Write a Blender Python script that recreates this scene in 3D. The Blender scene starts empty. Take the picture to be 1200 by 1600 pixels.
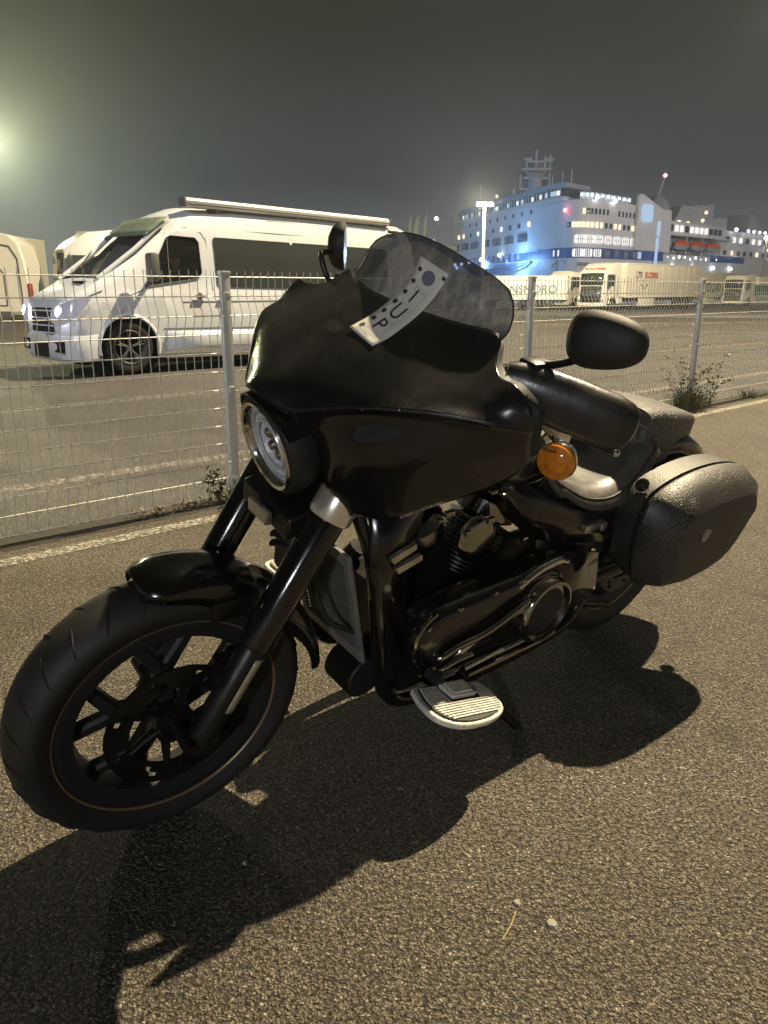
import bpy, bmesh, math, random
from mathutils import Vector, Matrix
R = math.radians
random.seed(7)
scene = bpy.context.scene
COL = scene.collection

# ------------------------------------------------------------------ camera, sky, lights, exposure
EYE = Vector((0, 0, 1.17))
PITCH = math.atan((800 - 451) / 1200)
cam = bpy.data.cameras.new('camera'); camo = bpy.data.objects.new('camera', cam); COL.objects.link(camo)
cam.sensor_fit = 'VERTICAL'; cam.sensor_height = 36; cam.sensor_width = 27; cam.lens = 27.0
cam.clip_start = 0.05; cam.clip_end = 3000
camo.location = EYE; camo.rotation_euler = (math.pi/2 - PITCH, 0, 0)
scene.camera = camo
scene.view_settings.view_transform = 'Standard'; scene.view_settings.look = 'None'
scene.view_settings.gamma = 1; scene.view_settings.exposure = 0.90; scene.view_settings.use_curve_mapping = False

def px_ray(x, y):
    cp, sp = math.cos(PITCH), math.sin(PITCH)
    return Vector((0, cp, -sp))*1200 + Vector((1, 0, 0))*(x - 600) + Vector((0, sp, cp))*(800 - y)
def at_depth(x, D):
    """plan position in direction x of the horizon, D metres ahead"""
    r = px_ray(x, 451); k = D/r.y; return Vector((r.x*k, D, 0))
def along(x, y, D):
    r = px_ray(x, y); return EYE + r*(D/r.y)
def z_at(y, D): return along(600, y, D).z
w = bpy.data.worlds.new('World'); scene.world = w; w.use_nodes = True
nt = w.node_tree; nt.nodes.clear()
wo = nt.nodes.new('ShaderNodeOutputWorld'); bg = nt.nodes.new('ShaderNodeBackground')
tc = nt.nodes.new('ShaderNodeTexCoord'); sx = nt.nodes.new('ShaderNodeSeparateXYZ')
rp = nt.nodes.new('ShaderNodeValToRGB')
nt.links.new(tc.outputs['Generated'], sx.inputs[0]); nt.links.new(sx.outputs['Z'], rp.inputs[0])
cr = rp.color_ramp
cr.elements[0].position = 0.0; cr.elements[0].color = (0.15, 0.155, 0.165, 1)
cr.elements[1].position = 0.55; cr.elements[1].color = (0.012, 0.0115, 0.008, 1)
e = cr.elements.new(0.12); e.color = (0.034, 0.036, 0.040, 1)
e = cr.elements.new(0.28); e.color = (0.009, 0.0085, 0.007, 1)
nt.links.new(rp.outputs[0], bg.inputs[0]); bg.inputs[1].default_value = 0.80
nt.links.new(bg.outputs[0], wo.inputs[0])

def lamp(name, typ, loc, energy, color, aim=None, size=0.2, cone=None, blend=0.5):
    l = bpy.data.lights.new(name, typ); l.energy = energy; l.color = color
    if typ == 'SUN': l.angle = size
    else: l.shadow_soft_size = size
    if cone: l.spot_size = cone; l.spot_blend = blend
    o = bpy.data.objects.new(name, l); COL.objects.link(o); o.location = loc
    if aim is not None:
        o.rotation_euler = (Vector(aim) - Vector(loc)).to_track_quat('-Z', 'Y').to_euler()
    return o
# the tall mast lamp that throws the motorcycle's shadow (above the frame, right of the lane)
lamp('key_mast_lamp', 'POINT', (13.0, 17.7, 26.0), 66000, (1.0, 0.83, 0.54), size=0.22)
lamp('unseen_lamp', 'SPOT', along(1240, -15, 34), 26000, (1.0, 0.88, 0.66), (25, 72, 1.0), size=0.4, cone=R(95), blend=0.5)
lamp('glow_lamp', 'POINT', along(-26, 222, 104), 28000, (1.0, 0.96, 0.52), size=0.5)
lamp('unseen_lamp', 'POINT', (-3.0, -16, 4.6), 2000, (0.94, 0.95, 1.0), size=0.5)  # low fill lamp added behind the camera to brighten the motorcycle's front
lamp('unseen_lamp', 'SPOT', (-9, 1.0, 8.5), 1500, (0.92, 0.95, 1.0), (-3.2, 14.0, 0.6), size=0.25, cone=R(88), blend=0.35)  # unseen left fill flood, added to lift the van, fence and road
lamp('mast_lamp', 'POINT', along(753, 318, 63.2), 1800, (1.0, 0.84, 0.55), size=0.2)
lamp('ship_floodlight', 'SPOT', (-95, 165, 26), 290000, (0.22, 0.50, 1.0), (40, 238, 12), size=1.0, cone=R(60), blend=0.6)
lamp('ship_floodlight', 'SPOT', (150, 120, 24), 225000, (1.0, 0.93, 0.92), (92, 240, 12), size=1.0, cone=R(66), blend=0.6)
lamp('deck_floodlight', 'POINT', (35, 228, 8.6), 4500, (0.22, 0.50, 1.0), size=0.5)

try:
    scene.cycles.use_denoising = True
    scene.cycles.max_bounces = 8; scene.cycles.volume_bounces = 0
    scene.cycles.sample_clamp_indirect = 4
except Exception: pass

# ------------------------------------------------------------------ helpers
def tag(o, label=None, cat=None, group=None, kind=None):
    if label: o['label'] = label
    if cat: o['category'] = cat
    if group: o['group'] = group
    if kind: o['kind'] = kind
    return o
def empty(name, loc=(0, 0, 0), rz=0, parent=None):
    o = bpy.data.objects.new(name, None); COL.objects.link(o)
    o.empty_display_size = 0.1; o.location = loc; o.rotation_euler = (0, 0, rz)
    if parent: o.parent = parent
    return o
def copy_tree(o, parent=None):
    c = o.copy(); COL.objects.link(c); c.parent = parent
    for ch in list(KIDS.get(o.name, [])): 
        cc = copy_tree(ch, c); KIDS.setdefault(c.name, []).append(cc)
    return c
KIDS = {}
def link(name, me, parent=None):
    o = bpy.data.objects.new(name, me); COL.objects.link(o)
    if parent: o.parent = parent; KIDS.setdefault(parent.name, []).append(o)
    return o

class MB:
    """mesh builder; T maps local coordinates on entry"""
    def __init__(s, T=None): s.v = []; s.f = []; s.T = T or (lambda p: Vector(p))
    def add(s, vs, fs):
        n = len(s.v); s.v += [s.T(p) for p in vs]; s.f += [tuple(i + n for i in f) for f in fs]; return s
    def box(s, lo, hi):
        x0, y0, z0 = lo; x1, y1, z1 = hi
        return s.add([(x0,y0,z0),(x1,y0,z0),(x1,y1,z0),(x0,y1,z0),(x0,y0,z1),(x1,y0,z1),(x1,y1,z1),(x0,y1,z1)],
                     [(0,3,2,1),(4,5,6,7),(0,1,5,4),(1,2,6,5),(2,3,7,6),(3,0,4,7)])
    def rbox(s, lo, hi, b=0.01):
        """box with chamfered edges"""
        x0, y0, z0 = lo; x1, y1, z1 = hi
        vs = []
        c = [((x0 + x1)/2, (y0 + y1)/2, (z0 + z1)/2)]
        bm = bmesh.new(); bmesh.ops.create_cube(bm, size=1)
        for v in bm.verts: v.co = Vector((x0 if v.co.x < 0 else x1, y0 if v.co.y < 0 else y1, z0 if v.co.z < 0 else z1))
        bmesh.ops.bevel(bm, geom=bm.edges[:], offset=b, segments=2, affect='EDGES', profile=0.6)
        bm.verts.index_update()
        s.add([tuple(v.co) for v in bm.verts], [[v.index for v in f.verts] for f in bm.faces]); bm.free(); return s
    def prism(s, poly, fn, d0, d1):
        """poly of 2D points mapped by fn(u,v,d) between depths d0 and d1"""
        n = len(poly); vs = [fn(u, v, d0) for u, v in poly] + [fn(u, v, d1) for u, v in poly]
        return s.add(vs, [tuple(range(n))[::-1], tuple(range(n, 2*n))] + [(i, (i+1) % n, n + (i+1) % n, n + i) for i in range(n)])
    def grid(s, rows, closed=False, cap=False):
        m = len(rows[0]); vs = [p for r in rows for p in r]; fs = []
        for i in range(len(rows) - 1):
            for j in range(m if closed else m - 1):
                k = (j + 1) % m; fs.append((i*m + j, i*m + k, (i+1)*m + k, (i+1)*m + j))
        if cap: fs += [tuple(range(m))[::-1], tuple(range((len(rows)-1)*m, len(rows)*m))]
        return s.add(vs, fs)
    def tube(s, pts, rad, n=10, cap=True, flat=1.0):
        pts = [Vector(p) for p in pts]; rows = []
        rads = rad if isinstance(rad, (list, tuple)) else [rad]*len(pts)
        prev = None
        for i, p in enumerate(pts):
            t = (pts[min(i+1, len(pts)-1)] - pts[max(i-1, 0)]).normalized()
            if prev is None:
                u = t.orthogonal().normalized()
                if abs(t.z) < .9: u = t.cross(Vector((0, 0, 1))).normalized()
            else: u = (prev - t*prev.dot(t)).normalized()
            prev = u; v = t.cross(u)
            rows.append([tuple(p + (u*math.cos(a) + v*math.sin(a)*flat)*rads[i]) for a in [2*math.pi*k/n for k in range(n)]])
        return s.grid(rows, True, cap)
    def lathe(s, prof, c, ax, n=32, cap=False, a0=0, a1=2*math.pi, up=None):
        """prof = [(radius, distance along axis)]"""
        c = Vector(c); ax = Vector(ax).normalized(); u = (Vector(up) if up else ax.orthogonal()); u = (u - ax*u.dot(ax)).normalized(); v = ax.cross(u)
        full = abs(a1 - a0 - 2*math.pi) < 1e-6
        rows = [[tuple(c + ax*d + (u*math.cos(a) + v*math.sin(a))*r) for a in [a0 + (a1-a0)*k/(n if full else n-1) for k in range(n)]] for r, d in prof]
        return s.grid(rows, full, cap and full)
    def build(s, name, mat, parent=None, ang=38, solid=None, bevel=None, sub=0):
        me = bpy.data.meshes.new(name); me.from_pydata([tuple(v) for v in s.v], [], s.f)
        bm = bmesh.new(); bm.from_mesh(me); bmesh.ops.recalc_face_normals(bm, faces=bm.faces); bm.to_mesh(me); bm.free()
        me.materials.append(mat)
        for p in me.polygons: p.use_smooth = True
        me.set_sharp_from_angle(angle=R(ang))
        o = link(name, me, parent)
        if solid:
            m = o.modifiers.new('thickness', 'SOLIDIFY'); m.thickness = solid; m.offset = 0
        if sub:
            m = o.modifiers.new('smooth', 'SUBSURF'); m.levels = sub; m.render_levels = sub
        if bevel:
            m = o.modifiers.new('edges', 'BEVEL'); m.width = bevel; m.segments = 2; m.limit_method = 'ANGLE'
        return o

def crv(pts, n):
    """Catmull-Rom through tuples -> n points"""
    P = [Vector(p) for p in pts]; m = len(P) - 1; out = []
    for k in range(n):
        t = k/(n-1)*m; i = min(int(t), m-1); f = t - i
        p0 = P[i-1] if i > 0 else P[i]*2 - P[i+1]; p1 = P[i]; p2 = P[i+1]; p3 = P[i+2] if i+2 <= m else P[i+1]*2 - P[i]
        out.append(0.5*((2*p1) + (p2-p0)*f + (2*p0-5*p1+4*p2-p3)*f*f + (3*p1-p0-3*p2+p3)*f**3))
    return out
def rrect(x0, y0, x1, y1, r, n=4):
    out = []
    for cx, cy, a in ((x1-r, y1-r, 0), (x0+r, y1-r, 90), (x0+r, y0+r, 180), (x1-r, y0+r, 270)):
        for k in range(n+1): out.append((cx + r*math.cos(R(a + 90*k/n)), cy + r*math.sin(R(a + 90*k/n))))
    return out
def text_obj(name, s, size, mat, fn, parent=None, bold=0.0, align='CENTER', sx=1.0, depth=0.0):
    """lettering mesh; fn maps (u right, v up, d out) to parent space"""
    cu = bpy.data.curves.new(name, 'FONT'); cu.body = s; cu.size = size; cu.align_x = align; cu.align_y = 'CENTER'
    cu.offset = bold; cu.extrude = depth; cu.resolution_u = 4
    to = bpy.data.objects.new(name, cu); COL.objects.link(to)
    dg = bpy.context.evaluated_depsgraph_get(); dg.update()
    me = bpy.data.meshes.new_from_object(to.evaluated_get(dg))
    bpy.data.objects.remove(to)
    for v in me.vertices: v.co = Vector(fn(v.co.x*sx, v.co.y, v.co.z))
    me.materials.clear(); me.materials.append(mat)
    return link(name, me, parent)

# ------------------------------------------------------------------ materials
def mat(name, color, rough=0.5, metal=0.0, var=0.0, vscale=8.0, bump=0.0, bscale=60.0, coat=0.0, emit=None, estr=1.0, rvar=0.0, spec=0.5, color2=None, dist=0.002):
    m = bpy.data.materials.new(name); m.use_nodes = True; n = m.node_tree; b = n.nodes['Principled BSDF']
    b.inputs['Base Color'].default_value = (*color, 1); b.inputs['Roughness'].default_value = rough; b.inputs['Metallic'].default_value = metal
    b.inputs['Coat Weight'].default_value = coat; b.inputs['Specular IOR Level'].default_value = spec
    if emit: b.inputs['Emission Color'].default_value = (*emit, 1); b.inputs['Emission Strength'].default_value = estr
    if var or rvar or bump:
        t = n.nodes.new('ShaderNodeTexCoord')
    if var or rvar:
        no = n.nodes.new('ShaderNodeTexNoise'); no.inputs['Scale'].default_value = vscale; no.inputs['Detail'].default_value = 6; no.inputs['Roughness'].default_value = 0.65
        n.links.new(t.outputs['Object'], no.inputs['Vector'])
        mr = n.nodes.new('ShaderNodeMapRange'); mr.inputs['From Min'].default_value = 0.3; mr.inputs['From Max'].default_value = 0.7
        n.links.new(no.outputs['Fac'], mr.inputs['Value'])
        if var:
            mx = n.nodes.new('ShaderNodeMix'); mx.data_type = 'RGBA'
            c2 = color2 or tuple(c*(1-var) for c in color)
            mx.inputs['A'].default_value = (*c2, 1); mx.inputs['B'].default_value = (*color, 1)
            n.links.new(mr.outputs[0], mx.inputs['Factor']); n.links.new(mx.outputs['Result'], b.inputs['Base Color'])
        if rvar:
            r2 = n.nodes.new('ShaderNodeMapRange'); r2.inputs['To Min'].default_value = max(rough - rvar, 0.02); r2.inputs['To Max'].default_value = min(rough + rvar, 1)
            n.links.new(mr.outputs[0], r2.inputs['Value']); n.links.new(r2.outputs[0], b.inputs['Roughness'])
    if bump:
        nb = n.nodes.new('ShaderNodeTexNoise'); nb.inputs['Scale'].default_value = bscale; nb.inputs['Detail'].default_value = 4
        n.links.new(t.outputs['Object'], nb.inputs['Vector'])
        bp = n.nodes.new('ShaderNodeBump'); bp.inputs['Strength'].default_value = bump; bp.inputs['Distance'].default_value = dist
        n.links.new(nb.outputs['Fac'], bp.inputs['Height']); n.links.new(bp.outputs[0], b.inputs['Normal'])
    return m
def droplets(m, scale=260, strength=0.6, dew=(0.30, 0.30, 0.28), thr=0.5, patch=6.0):
    """beads of dew with dust between them: paler specks plus relief, patchy"""
    n = m.node_tree; b = n.nodes['Principled BSDF']
    t = n.nodes.new('ShaderNodeTexCoord'); vo = n.nodes.new('ShaderNodeTexVoronoi'); vo.inputs['Scale'].default_value = scale
    n.links.new(t.outputs['Object'], vo.inputs['Vector'])
    mr = n.nodes.new('ShaderNodeMapRange'); mr.inputs['From Min'].default_value = 0.15; mr.inputs['From Max'].default_value = 0.45; mr.inputs['To Min'].default_value = 1; mr.inputs['To Max'].default_value = 0
    n.links.new(vo.outputs['Distance'], mr.inputs['Value'])
    no = n.nodes.new('ShaderNodeTexNoise'); no.inputs['Scale'].default_value = patch; no.inputs['Detail'].default_value = 5
    n.links.new(t.outputs['Object'], no.inputs['Vector'])
    m2 = n.nodes.new('ShaderNodeMapRange'); m2.inputs['From Min'].default_value = thr - .08; m2.inputs['From Max'].default_value = thr + .12
    n.links.new(no.outputs['Fac'], m2.inputs['Value'])
    mu = n.nodes.new('ShaderNodeMath'); mu.operation = 'MULTIPLY'; n.links.new(mr.outputs[0], mu.inputs[0]); n.links.new(m2.outputs[0], mu.inputs[1])
    bp = n.nodes.new('ShaderNodeBump'); bp.inputs['Strength'].default_value = strength; bp.inputs['Distance'].default_value = 0.002
    n.links.new(mu.outputs[0], bp.inputs['Height']); n.links.new(bp.outputs[0], b.inputs['Normal'])
    mx = n.nodes.new('ShaderNodeMix'); mx.data_type = 'RGBA'; c = b.inputs['Base Color'].default_value
    old = b.inputs['Base Color'].links[0].from_socket if b.inputs['Base Color'].links else None
    if old: n.links.new(old, mx.inputs['A'])
    else: mx.inputs['A'].default_value = c
    mx.inputs['B'].default_value = (*dew, 1)
    k = n.nodes.new('ShaderNodeMath'); k.operation = 'MULTIPLY'; k.inputs[1].default_value = 0.35; n.links.new(mu.outputs[0], k.inputs[0])
    n.links.new(k.outputs[0], mx.inputs['Factor']); n.links.new(mx.outputs['Result'], b.inputs['Base Color'])
    return m
def glassy(name, tint, clear, rough=0.05, dust=(0.5, 0.5, 0.52), dustamt=0.0, scratch=False):
    """thin pane: tinted transparency + gloss (+ dust film)"""
    m = bpy.data.materials.new(name); m.use_nodes = True; n = m.node_tree; n.nodes.clear()
    out = n.nodes.new('ShaderNodeOutputMaterial'); tr = n.nodes.new('ShaderNodeBsdfTransparent'); tr.inputs[0].default_value = (*tint, 1)
    pr = n.nodes.new('ShaderNodeBsdfPrincipled'); pr.inputs['Base Color'].default_value = (*[c*0.08 for c in dust], 1); pr.inputs['Roughness'].default_value = rough
    mx = n.nodes.new('ShaderNodeMixShader'); mx.inputs[0].default_value = clear
    n.links.new(pr.outputs[0], mx.inputs[1]); n.links.new(tr.outputs[0], mx.inputs[2])
    last = mx
    if dustamt:
        t = n.nodes.new('ShaderNodeTexCoord'); mp = n.nodes.new('ShaderNodeMapping'); mp.inputs['Scale'].default_value = (1, 1, 0.22) if scratch else (1, 1, 1)
        no = n.nodes.new('ShaderNodeTexNoise'); no.inputs['Scale'].default_value = 55; no.inputs['Detail'].default_value = 9; no.inputs['Roughness'].default_value = 0.75
        n.links.new(t.outputs['Object'], mp.inputs[0]); n.links.new(mp.outputs[0], no.inputs['Vector'])
        mr = n.nodes.new('ShaderNodeMapRange'); mr.inputs['From Min'].default_value = 0.42; mr.inputs['From Max'].default_value = 0.78; mr.inputs['To Max'].default_value = dustamt; mr.inputs['To Min'].default_value = dustamt*0.32
        n.links.new(no.outputs['Fac'], mr.inputs['Value'])
        df = n.nodes.new('ShaderNodeBsdfDiffuse'); df.inputs[0].default_value = (*dust, 1)
        tl = n.nodes.new('ShaderNodeBsdfTranslucent'); tl.inputs[0].default_value = (*dust, 1)
        md = n.nodes.new('ShaderNodeMixShader'); md.inputs[0].default_value = 0.55; n.links.new(df.outputs[0], md.inputs[1]); n.links.new(tl.outputs[0], md.inputs[2])
        m3 = n.nodes.new('ShaderNodeMixShader'); n.links.new(mr.outputs[0], m3.inputs[0]); n.links.new(mx.outputs[0], m3.inputs[1]); n.links.new(md.outputs[0], m3.inputs[2])
        last = m3
    n.links.new(last.outputs[0], out.inputs[0])
    return m
def glow(name, color, s):
    m = bpy.data.materials.new(name); m.use_nodes = True; n = m.node_tree; n.nodes.clear()
    e = n.nodes.new('ShaderNodeEmission'); e.inputs[0].default_value = (*color, 1); e.inputs[1].default_value = s
    o = n.nodes.new('ShaderNodeOutputMaterial'); n.links.new(e.outputs[0], o.inputs[0]); return m

def asphalt(name, base=(0.212, 0.183, 0.136), stone=(0.42, 0.38, 0.29), fine=170.0, bumpd=0.0046):
    m = bpy.data.materials.new(name); m.use_nodes = True; n = m.node_tree; b = n.nodes['Principled BSDF']; L = n.links.new
    t = n.nodes.new('ShaderNodeTexCoord')
    def noise(s, d=5, r=0.6):
        q = n.nodes.new('ShaderNodeTexNoise'); q.inputs['Scale'].default_value = s; q.inputs['Detail'].default_value = d; q.inputs['Roughness'].default_value = r
        L(t.outputs['Object'], q.inputs['Vector']); return q
    def mr(src, a, c, lo=0, hi=1):
        q = n.nodes.new('ShaderNodeMapRange'); q.inputs['From Min'].default_value = a; q.inputs['From Max'].default_value = c
        q.inputs['To Min'].default_value = lo; q.inputs['To Max'].default_value = hi; L(src, q.inputs['Value']); return q.outputs[0]
    def mix(f, a, c):
        q = n.nodes.new('ShaderNodeMix'); q.data_type = 'RGBA'
        if isinstance(f, float): q.inputs['Factor'].default_value = f
        else: L(f, q.inputs['Factor'])
        for k, z in (('A', a), ('B', c)):
            if isinstance(z, tuple): q.inputs[k].default_value = (*z, 1)
            else: L(z, q.inputs[k])
        return q.outputs['Result']
    vo = n.nodes.new('ShaderNodeTexVoronoi'); vo.inputs['Scale'].default_value = fine; vo.inputs['Randomness'].default_value = 1
    wn = noise(40, 2); av = n.nodes.new('ShaderNodeVectorMath'); av.operation = 'MULTIPLY_ADD'
    L(wn.outputs['Color'], av.inputs[0]); av.inputs[1].default_value = (0.012, 0.012, 0.012); L(t.outputs['Object'], av.inputs[2])
    L(av.outputs[0], vo.inputs['Vector'])
    v2 = n.nodes.new('ShaderNodeTexVoronoi'); v2.inputs['Scale'].default_value = fine*0.45; L(t.outputs['Object'], v2.inputs['Vector'])
    sp = n.nodes.new('ShaderNodeSeparateColor'); L(vo.outputs['Color'], sp.inputs[0])
    c = mix(mr(sp.outputs[0], 0.15, 1.0), tuple(x*0.55 for x in base), tuple(x*1.25 for x in base))
    c = mix(mr(sp.outputs[1], 0.93, 0.97), c, stone)                       # pale aggregate
    c = mix(mr(vo.outputs['Distance'], 0.35, 0.75), c, tuple(x*0.30 for x in base))  # bitumen between
    big = noise(0.55, 6, 0.62)
    hs = n.nodes.new('ShaderNodeHueSaturation'); L(c, hs.inputs['Color']); L(mr(big.outputs['Fac'], 0.3, 0.7, 0.82, 1.15), hs.inputs['Value'])
    mid = noise(9, 5, 0.7); h2 = n.nodes.new('ShaderNodeHueSaturation'); L(hs.outputs[0], h2.inputs['Color']); L(mr(mid.outputs['Fac'], 0.3, 0.7, 0.85, 1.12), h2.inputs['Value'])
    L(h2.outputs[0], b.inputs['Base Color'])
    st = noise(1.7, 7, 0.7); sm = mr(st.outputs['Fac'], 0.56, 0.70, 1.0, 0.62)
    mp = n.nodes.new('ShaderNodeMapping'); mp.inputs['Rotation'].default_value = (0, 0, -R(41)); mp.inputs['Scale'].default_value = (0.10, 1.6, 1)
    L(t.outputs['Object'], mp.inputs[0]); tk_ = n.nodes.new('ShaderNodeTexNoise'); tk_.inputs['Scale'].default_value = 1.0; tk_.inputs['Detail'].default_value = 5; L(mp.outputs[0], tk_.inputs['Vector'])
    tm = mr(tk_.outputs['Fac'], 0.35, 0.65, 0.86, 1.14)
    mm = n.nodes.new('ShaderNodeMath'); mm.operation = 'MULTIPLY'; L(sm, mm.inputs[0]); L(tm, mm.inputs[1])
    h5 = n.nodes.new('ShaderNodeHueSaturation'); L(h2.outputs[0], h5.inputs['Color']); L(mm.outputs[0], h5.inputs['Value']); h2 = h5
    pit = noise(fine*0.62, 3, 0.75)
    pm_ = mr(pit.outputs['Fac'], 0.40, 0.47)
    c3 = mix(pm_, tuple(x*0.15 for x in base), h2.outputs[0]); L(c3, b.inputs['Base Color'])
    b.inputs['Roughness'].default_value = 0.72; b.inputs['Specular IOR Level'].default_value = 0.35
    hh = n.nodes.new('ShaderNodeMath'); hh.operation = 'ADD'; L(mr(vo.outputs['Distance'], 0.0, 0.7, 1, 0), hh.inputs[0])
    h3 = n.nodes.new('ShaderNodeMath'); h3.operation = 'MULTIPLY_ADD'; L(mid.outputs['Fac'], h3.inputs[0]); h3.inputs[1].default_value = 1.6; L(hh.outputs[0], h3.inputs[2])
    L(mr(v2.outputs['Distance'], 0.0, 0.8, 0.8, 0), hh.inputs[1])
    h4 = n.nodes.new('ShaderNodeMath'); h4.operation = 'MULTIPLY_ADD'; L(pm_, h4.inputs[0]); h4.inputs[1].default_value = 1.6; L(h3.outputs[0], h4.inputs[2])
    bp = n.nodes.new('ShaderNodeBump'); bp.inputs['Strength'].default_value = 1.0; bp.inputs['Distance'].default_value = bumpd
    L(h4.outputs[0], bp.inputs['Height']); L(bp.outputs[0], b.inputs['Normal'])
    return m
def worn_paint(name, color, keep=0.5, scale=45, rough=0.7):
    """paint flaking off: alpha by noise"""
    m = mat(name, color, rough, var=0.35, vscale=20, bump=0.8, bscale=160, dist=0.003); n = m.node_tree; b = n.nodes['Principled BSDF']
    t = n.nodes.new('ShaderNodeTexCoord'); no = n.nodes.new('ShaderNodeTexNoise'); no.inputs['Scale'].default_value = scale; no.inputs['Detail'].default_value = 8; no.inputs['Roughness'].default_value = 0.8
    n.links.new(t.outputs['Object'], no.inputs['Vector'])
    mr = n.nodes.new('ShaderNodeMapRange'); mr.inputs['From Min'].default_value = 1 - keep - .06; mr.inputs['From Max'].default_value = 1 - keep + .06
    n.links.new(no.outputs['Fac'], mr.inputs['Value']); n.links.new(mr.outputs[0], b.inputs['Alpha']); return m

M = {}
M['asphalt'] = asphalt('asphalt')
M['lot'] = asphalt('lorry park asphalt', (0.142, 0.130, 0.112), (0.30, 0.28, 0.24), 110.0, 0.003)
M['kerb'] = mat('dark kerb', (0.050, 0.042, 0.030), 0.95, var=0.6, vscale=14, bump=1, bscale=50, dist=0.01)  # dark mottled brown for the strip along the fence foot
M['paintline'] = worn_paint('worn white line', (0.48, 0.45, 0.38), 0.49, 60)
M['paintfaint'] = worn_paint('faint old line', (0.40, 0.37, 0.31), 0.47, 30)
M['paintyel'] = worn_paint('faint yellow line', (0.50, 0.40, 0.18), 0.50, 8)
M['galv'] = mat('galvanised steel', (0.60, 0.60, 0.55), 0.5, 0.0, var=0.25, vscale=25, rvar=0.12)
M['wire'] = mat('galvanised wire', (0.74, 0.73, 0.66), 0.42, 0.0, var=0.3, vscale=12)
M['gloss'] = mat('gloss black paint', (0.0055, 0.0052, 0.0045), 0.16, coat=0.4, rvar=0.07, vscale=14, bump=0.05, bscale=600)
M['fairing'] = droplets(mat('dusty black fairing', (0.0130, 0.0130, 0.0120), 0.24, rvar=0.08, vscale=9, var=0.5, coat=0.15), 330, 0.35, (0.09, 0.09, 0.085), 0.54, 3.5)
M['satin'] = mat('satin black metal', (0.010, 0.0095, 0.008), 0.38, 0.2, var=0.4, vscale=20, rvar=0.1)
M['matte'] = mat('matte black plastic', (0.014, 0.0135, 0.012), 0.62, var=0.4, vscale=30, bump=0.2, bscale=300)
M['radgrey'] = mat('radiator grey plastic', (0.14, 0.145, 0.135), 0.5, var=0.3, vscale=20)
M['vinyl'] = droplets(mat('black seat vinyl', (0.040, 0.038, 0.034), 0.5, bump=0.0), 110, 1.0, (0.45, 0.45, 0.42), 0.42, 14)
M['smoothvinyl'] = mat('smooth worn black vinyl', (0.030, 0.028, 0.025), 0.33, var=0.5, vscale=18, rvar=0.12, bump=0.2, bscale=120)
M['seatdust'] = mat('dusty worn seat leather', (0.072, 0.067, 0.058), 0.46, var=0.6, vscale=26, rvar=0.12, color2=(0.035, 0.033, 0.03))
M['bag'] = droplets(mat('grained black case', (0.026, 0.024, 0.021), 0.5, var=0.3, vscale=12), 150, 0.6, (0.22, 0.215, 0.20), 0.50, 9)
M['bagface'] = mat('case face plastic', (0.040, 0.037, 0.030), 0.55, var=0.25, vscale=9, bump=0.3, bscale=500)
M['rubber'] = mat('tyre rubber', (0.017, 0.016, 0.0135), 0.62, var=0.4, vscale=14, bump=0.25, bscale=240)
M['groove'] = mat('tread groove', (0.006, 0.006, 0.005), 0.8)
M['chrome'] = mat('chrome', (0.62, 0.60, 0.55), 0.10, 1.0, rvar=0.06, vscale=20)
M['darkchrome'] = mat('smoked chrome', (0.34, 0.32, 0.28), 0.12, 1.0, rvar=0.07, vscale=16)
M['ringmetal'] = mat('polished clamp', (0.80, 0.76, 0.64), 0.24, 0.8)
M['alu'] = mat('brushed aluminium', (0.60, 0.57, 0.50), 0.28, 0.9, var=0.3, vscale=30)
M['reflbar'] = mat('tape strip', (0.55, 0.50, 0.38), 0.4, 0.5, var=0.4, vscale=60)
M['rim'] = mat('rim black', (0.013, 0.014, 0.015), 0.6, 0.1, var=0.3, vscale=20)
M['rimstripe'] = mat('rim pinstripe', (0.20, 0.13, 0.07), 0.4, 0.3)
M['optic'] = mat('headlamp reflector', (0.90, 0.91, 0.94), 0.25, 0.05, var=0.35, vscale=70, bump=1.0, bscale=70, dist=0.004)
M['board'] = mat('satin silver casting', (0.78, 0.76, 0.70), 0.28, 0.35, rvar=0.08, vscale=40)
M['amber'] = mat('amber lens', (0.62, 0.20, 0.012), 0.15, coat=0.6, var=0.45, vscale=60)
M['amberlit'] = glow('lit amber lamp', (1.0, 0.30, 0.04), 3.0)
M['paper'] = mat('ticket paper', (0.88, 0.87, 0.82), 0.6, var=0.06, vscale=10)
_n = M['paper'].node_tree; _o = _n.nodes['Material Output']; _t = _n.nodes.new('ShaderNodeBsdfTranslucent'); _t.inputs[0].default_value = (0.9, 0.89, 0.84, 1)
_m = _n.nodes.new('ShaderNodeMixShader'); _m.inputs[0].default_value = 0.45; _n.links.new(_n.nodes['Principled BSDF'].outputs[0], _m.inputs[1]); _n.links.new(_t.outputs[0], _m.inputs[2]); _n.links.new(_m.outputs[0], _o.inputs[0])
M['ink'] = mat('ticket ink', (0.035, 0.035, 0.035), 0.6)
M['inkgrey'] = mat('ticket fine print', (0.30, 0.28, 0.25), 0.7)
M['hole'] = mat('ticket hanger hole', (0.16, 0.18, 0.22), 0.3)
M['tape'] = glassy('clear tape', (0.85, 0.85, 0.85), 0.90, 0.3, dustamt=0.06)
M['screen'] = glassy('smoked windscreen', (0.20, 0.22, 0.28), 0.26, 0.12, dust=(0.22, 0.235, 0.27), dustamt=0.85, scratch=True)
M['lens'] = glassy('headlight lens', (0.97, 0.97, 0.98), 0.92, 0.05, dust=(0.75, 0.75, 0.75), dustamt=0.08)
M['ledstrip'] = mat('daytime lamp optic', (0.72, 0.74, 0.78), 0.25, 0.3, emit=(0.8, 0.85, 1.0), estr=0.0)
M['whitepaint'] = mat('white van paint', (0.60, 0.62, 0.65), 0.30, coat=0.3, var=0.05, vscale=2.0)
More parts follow.
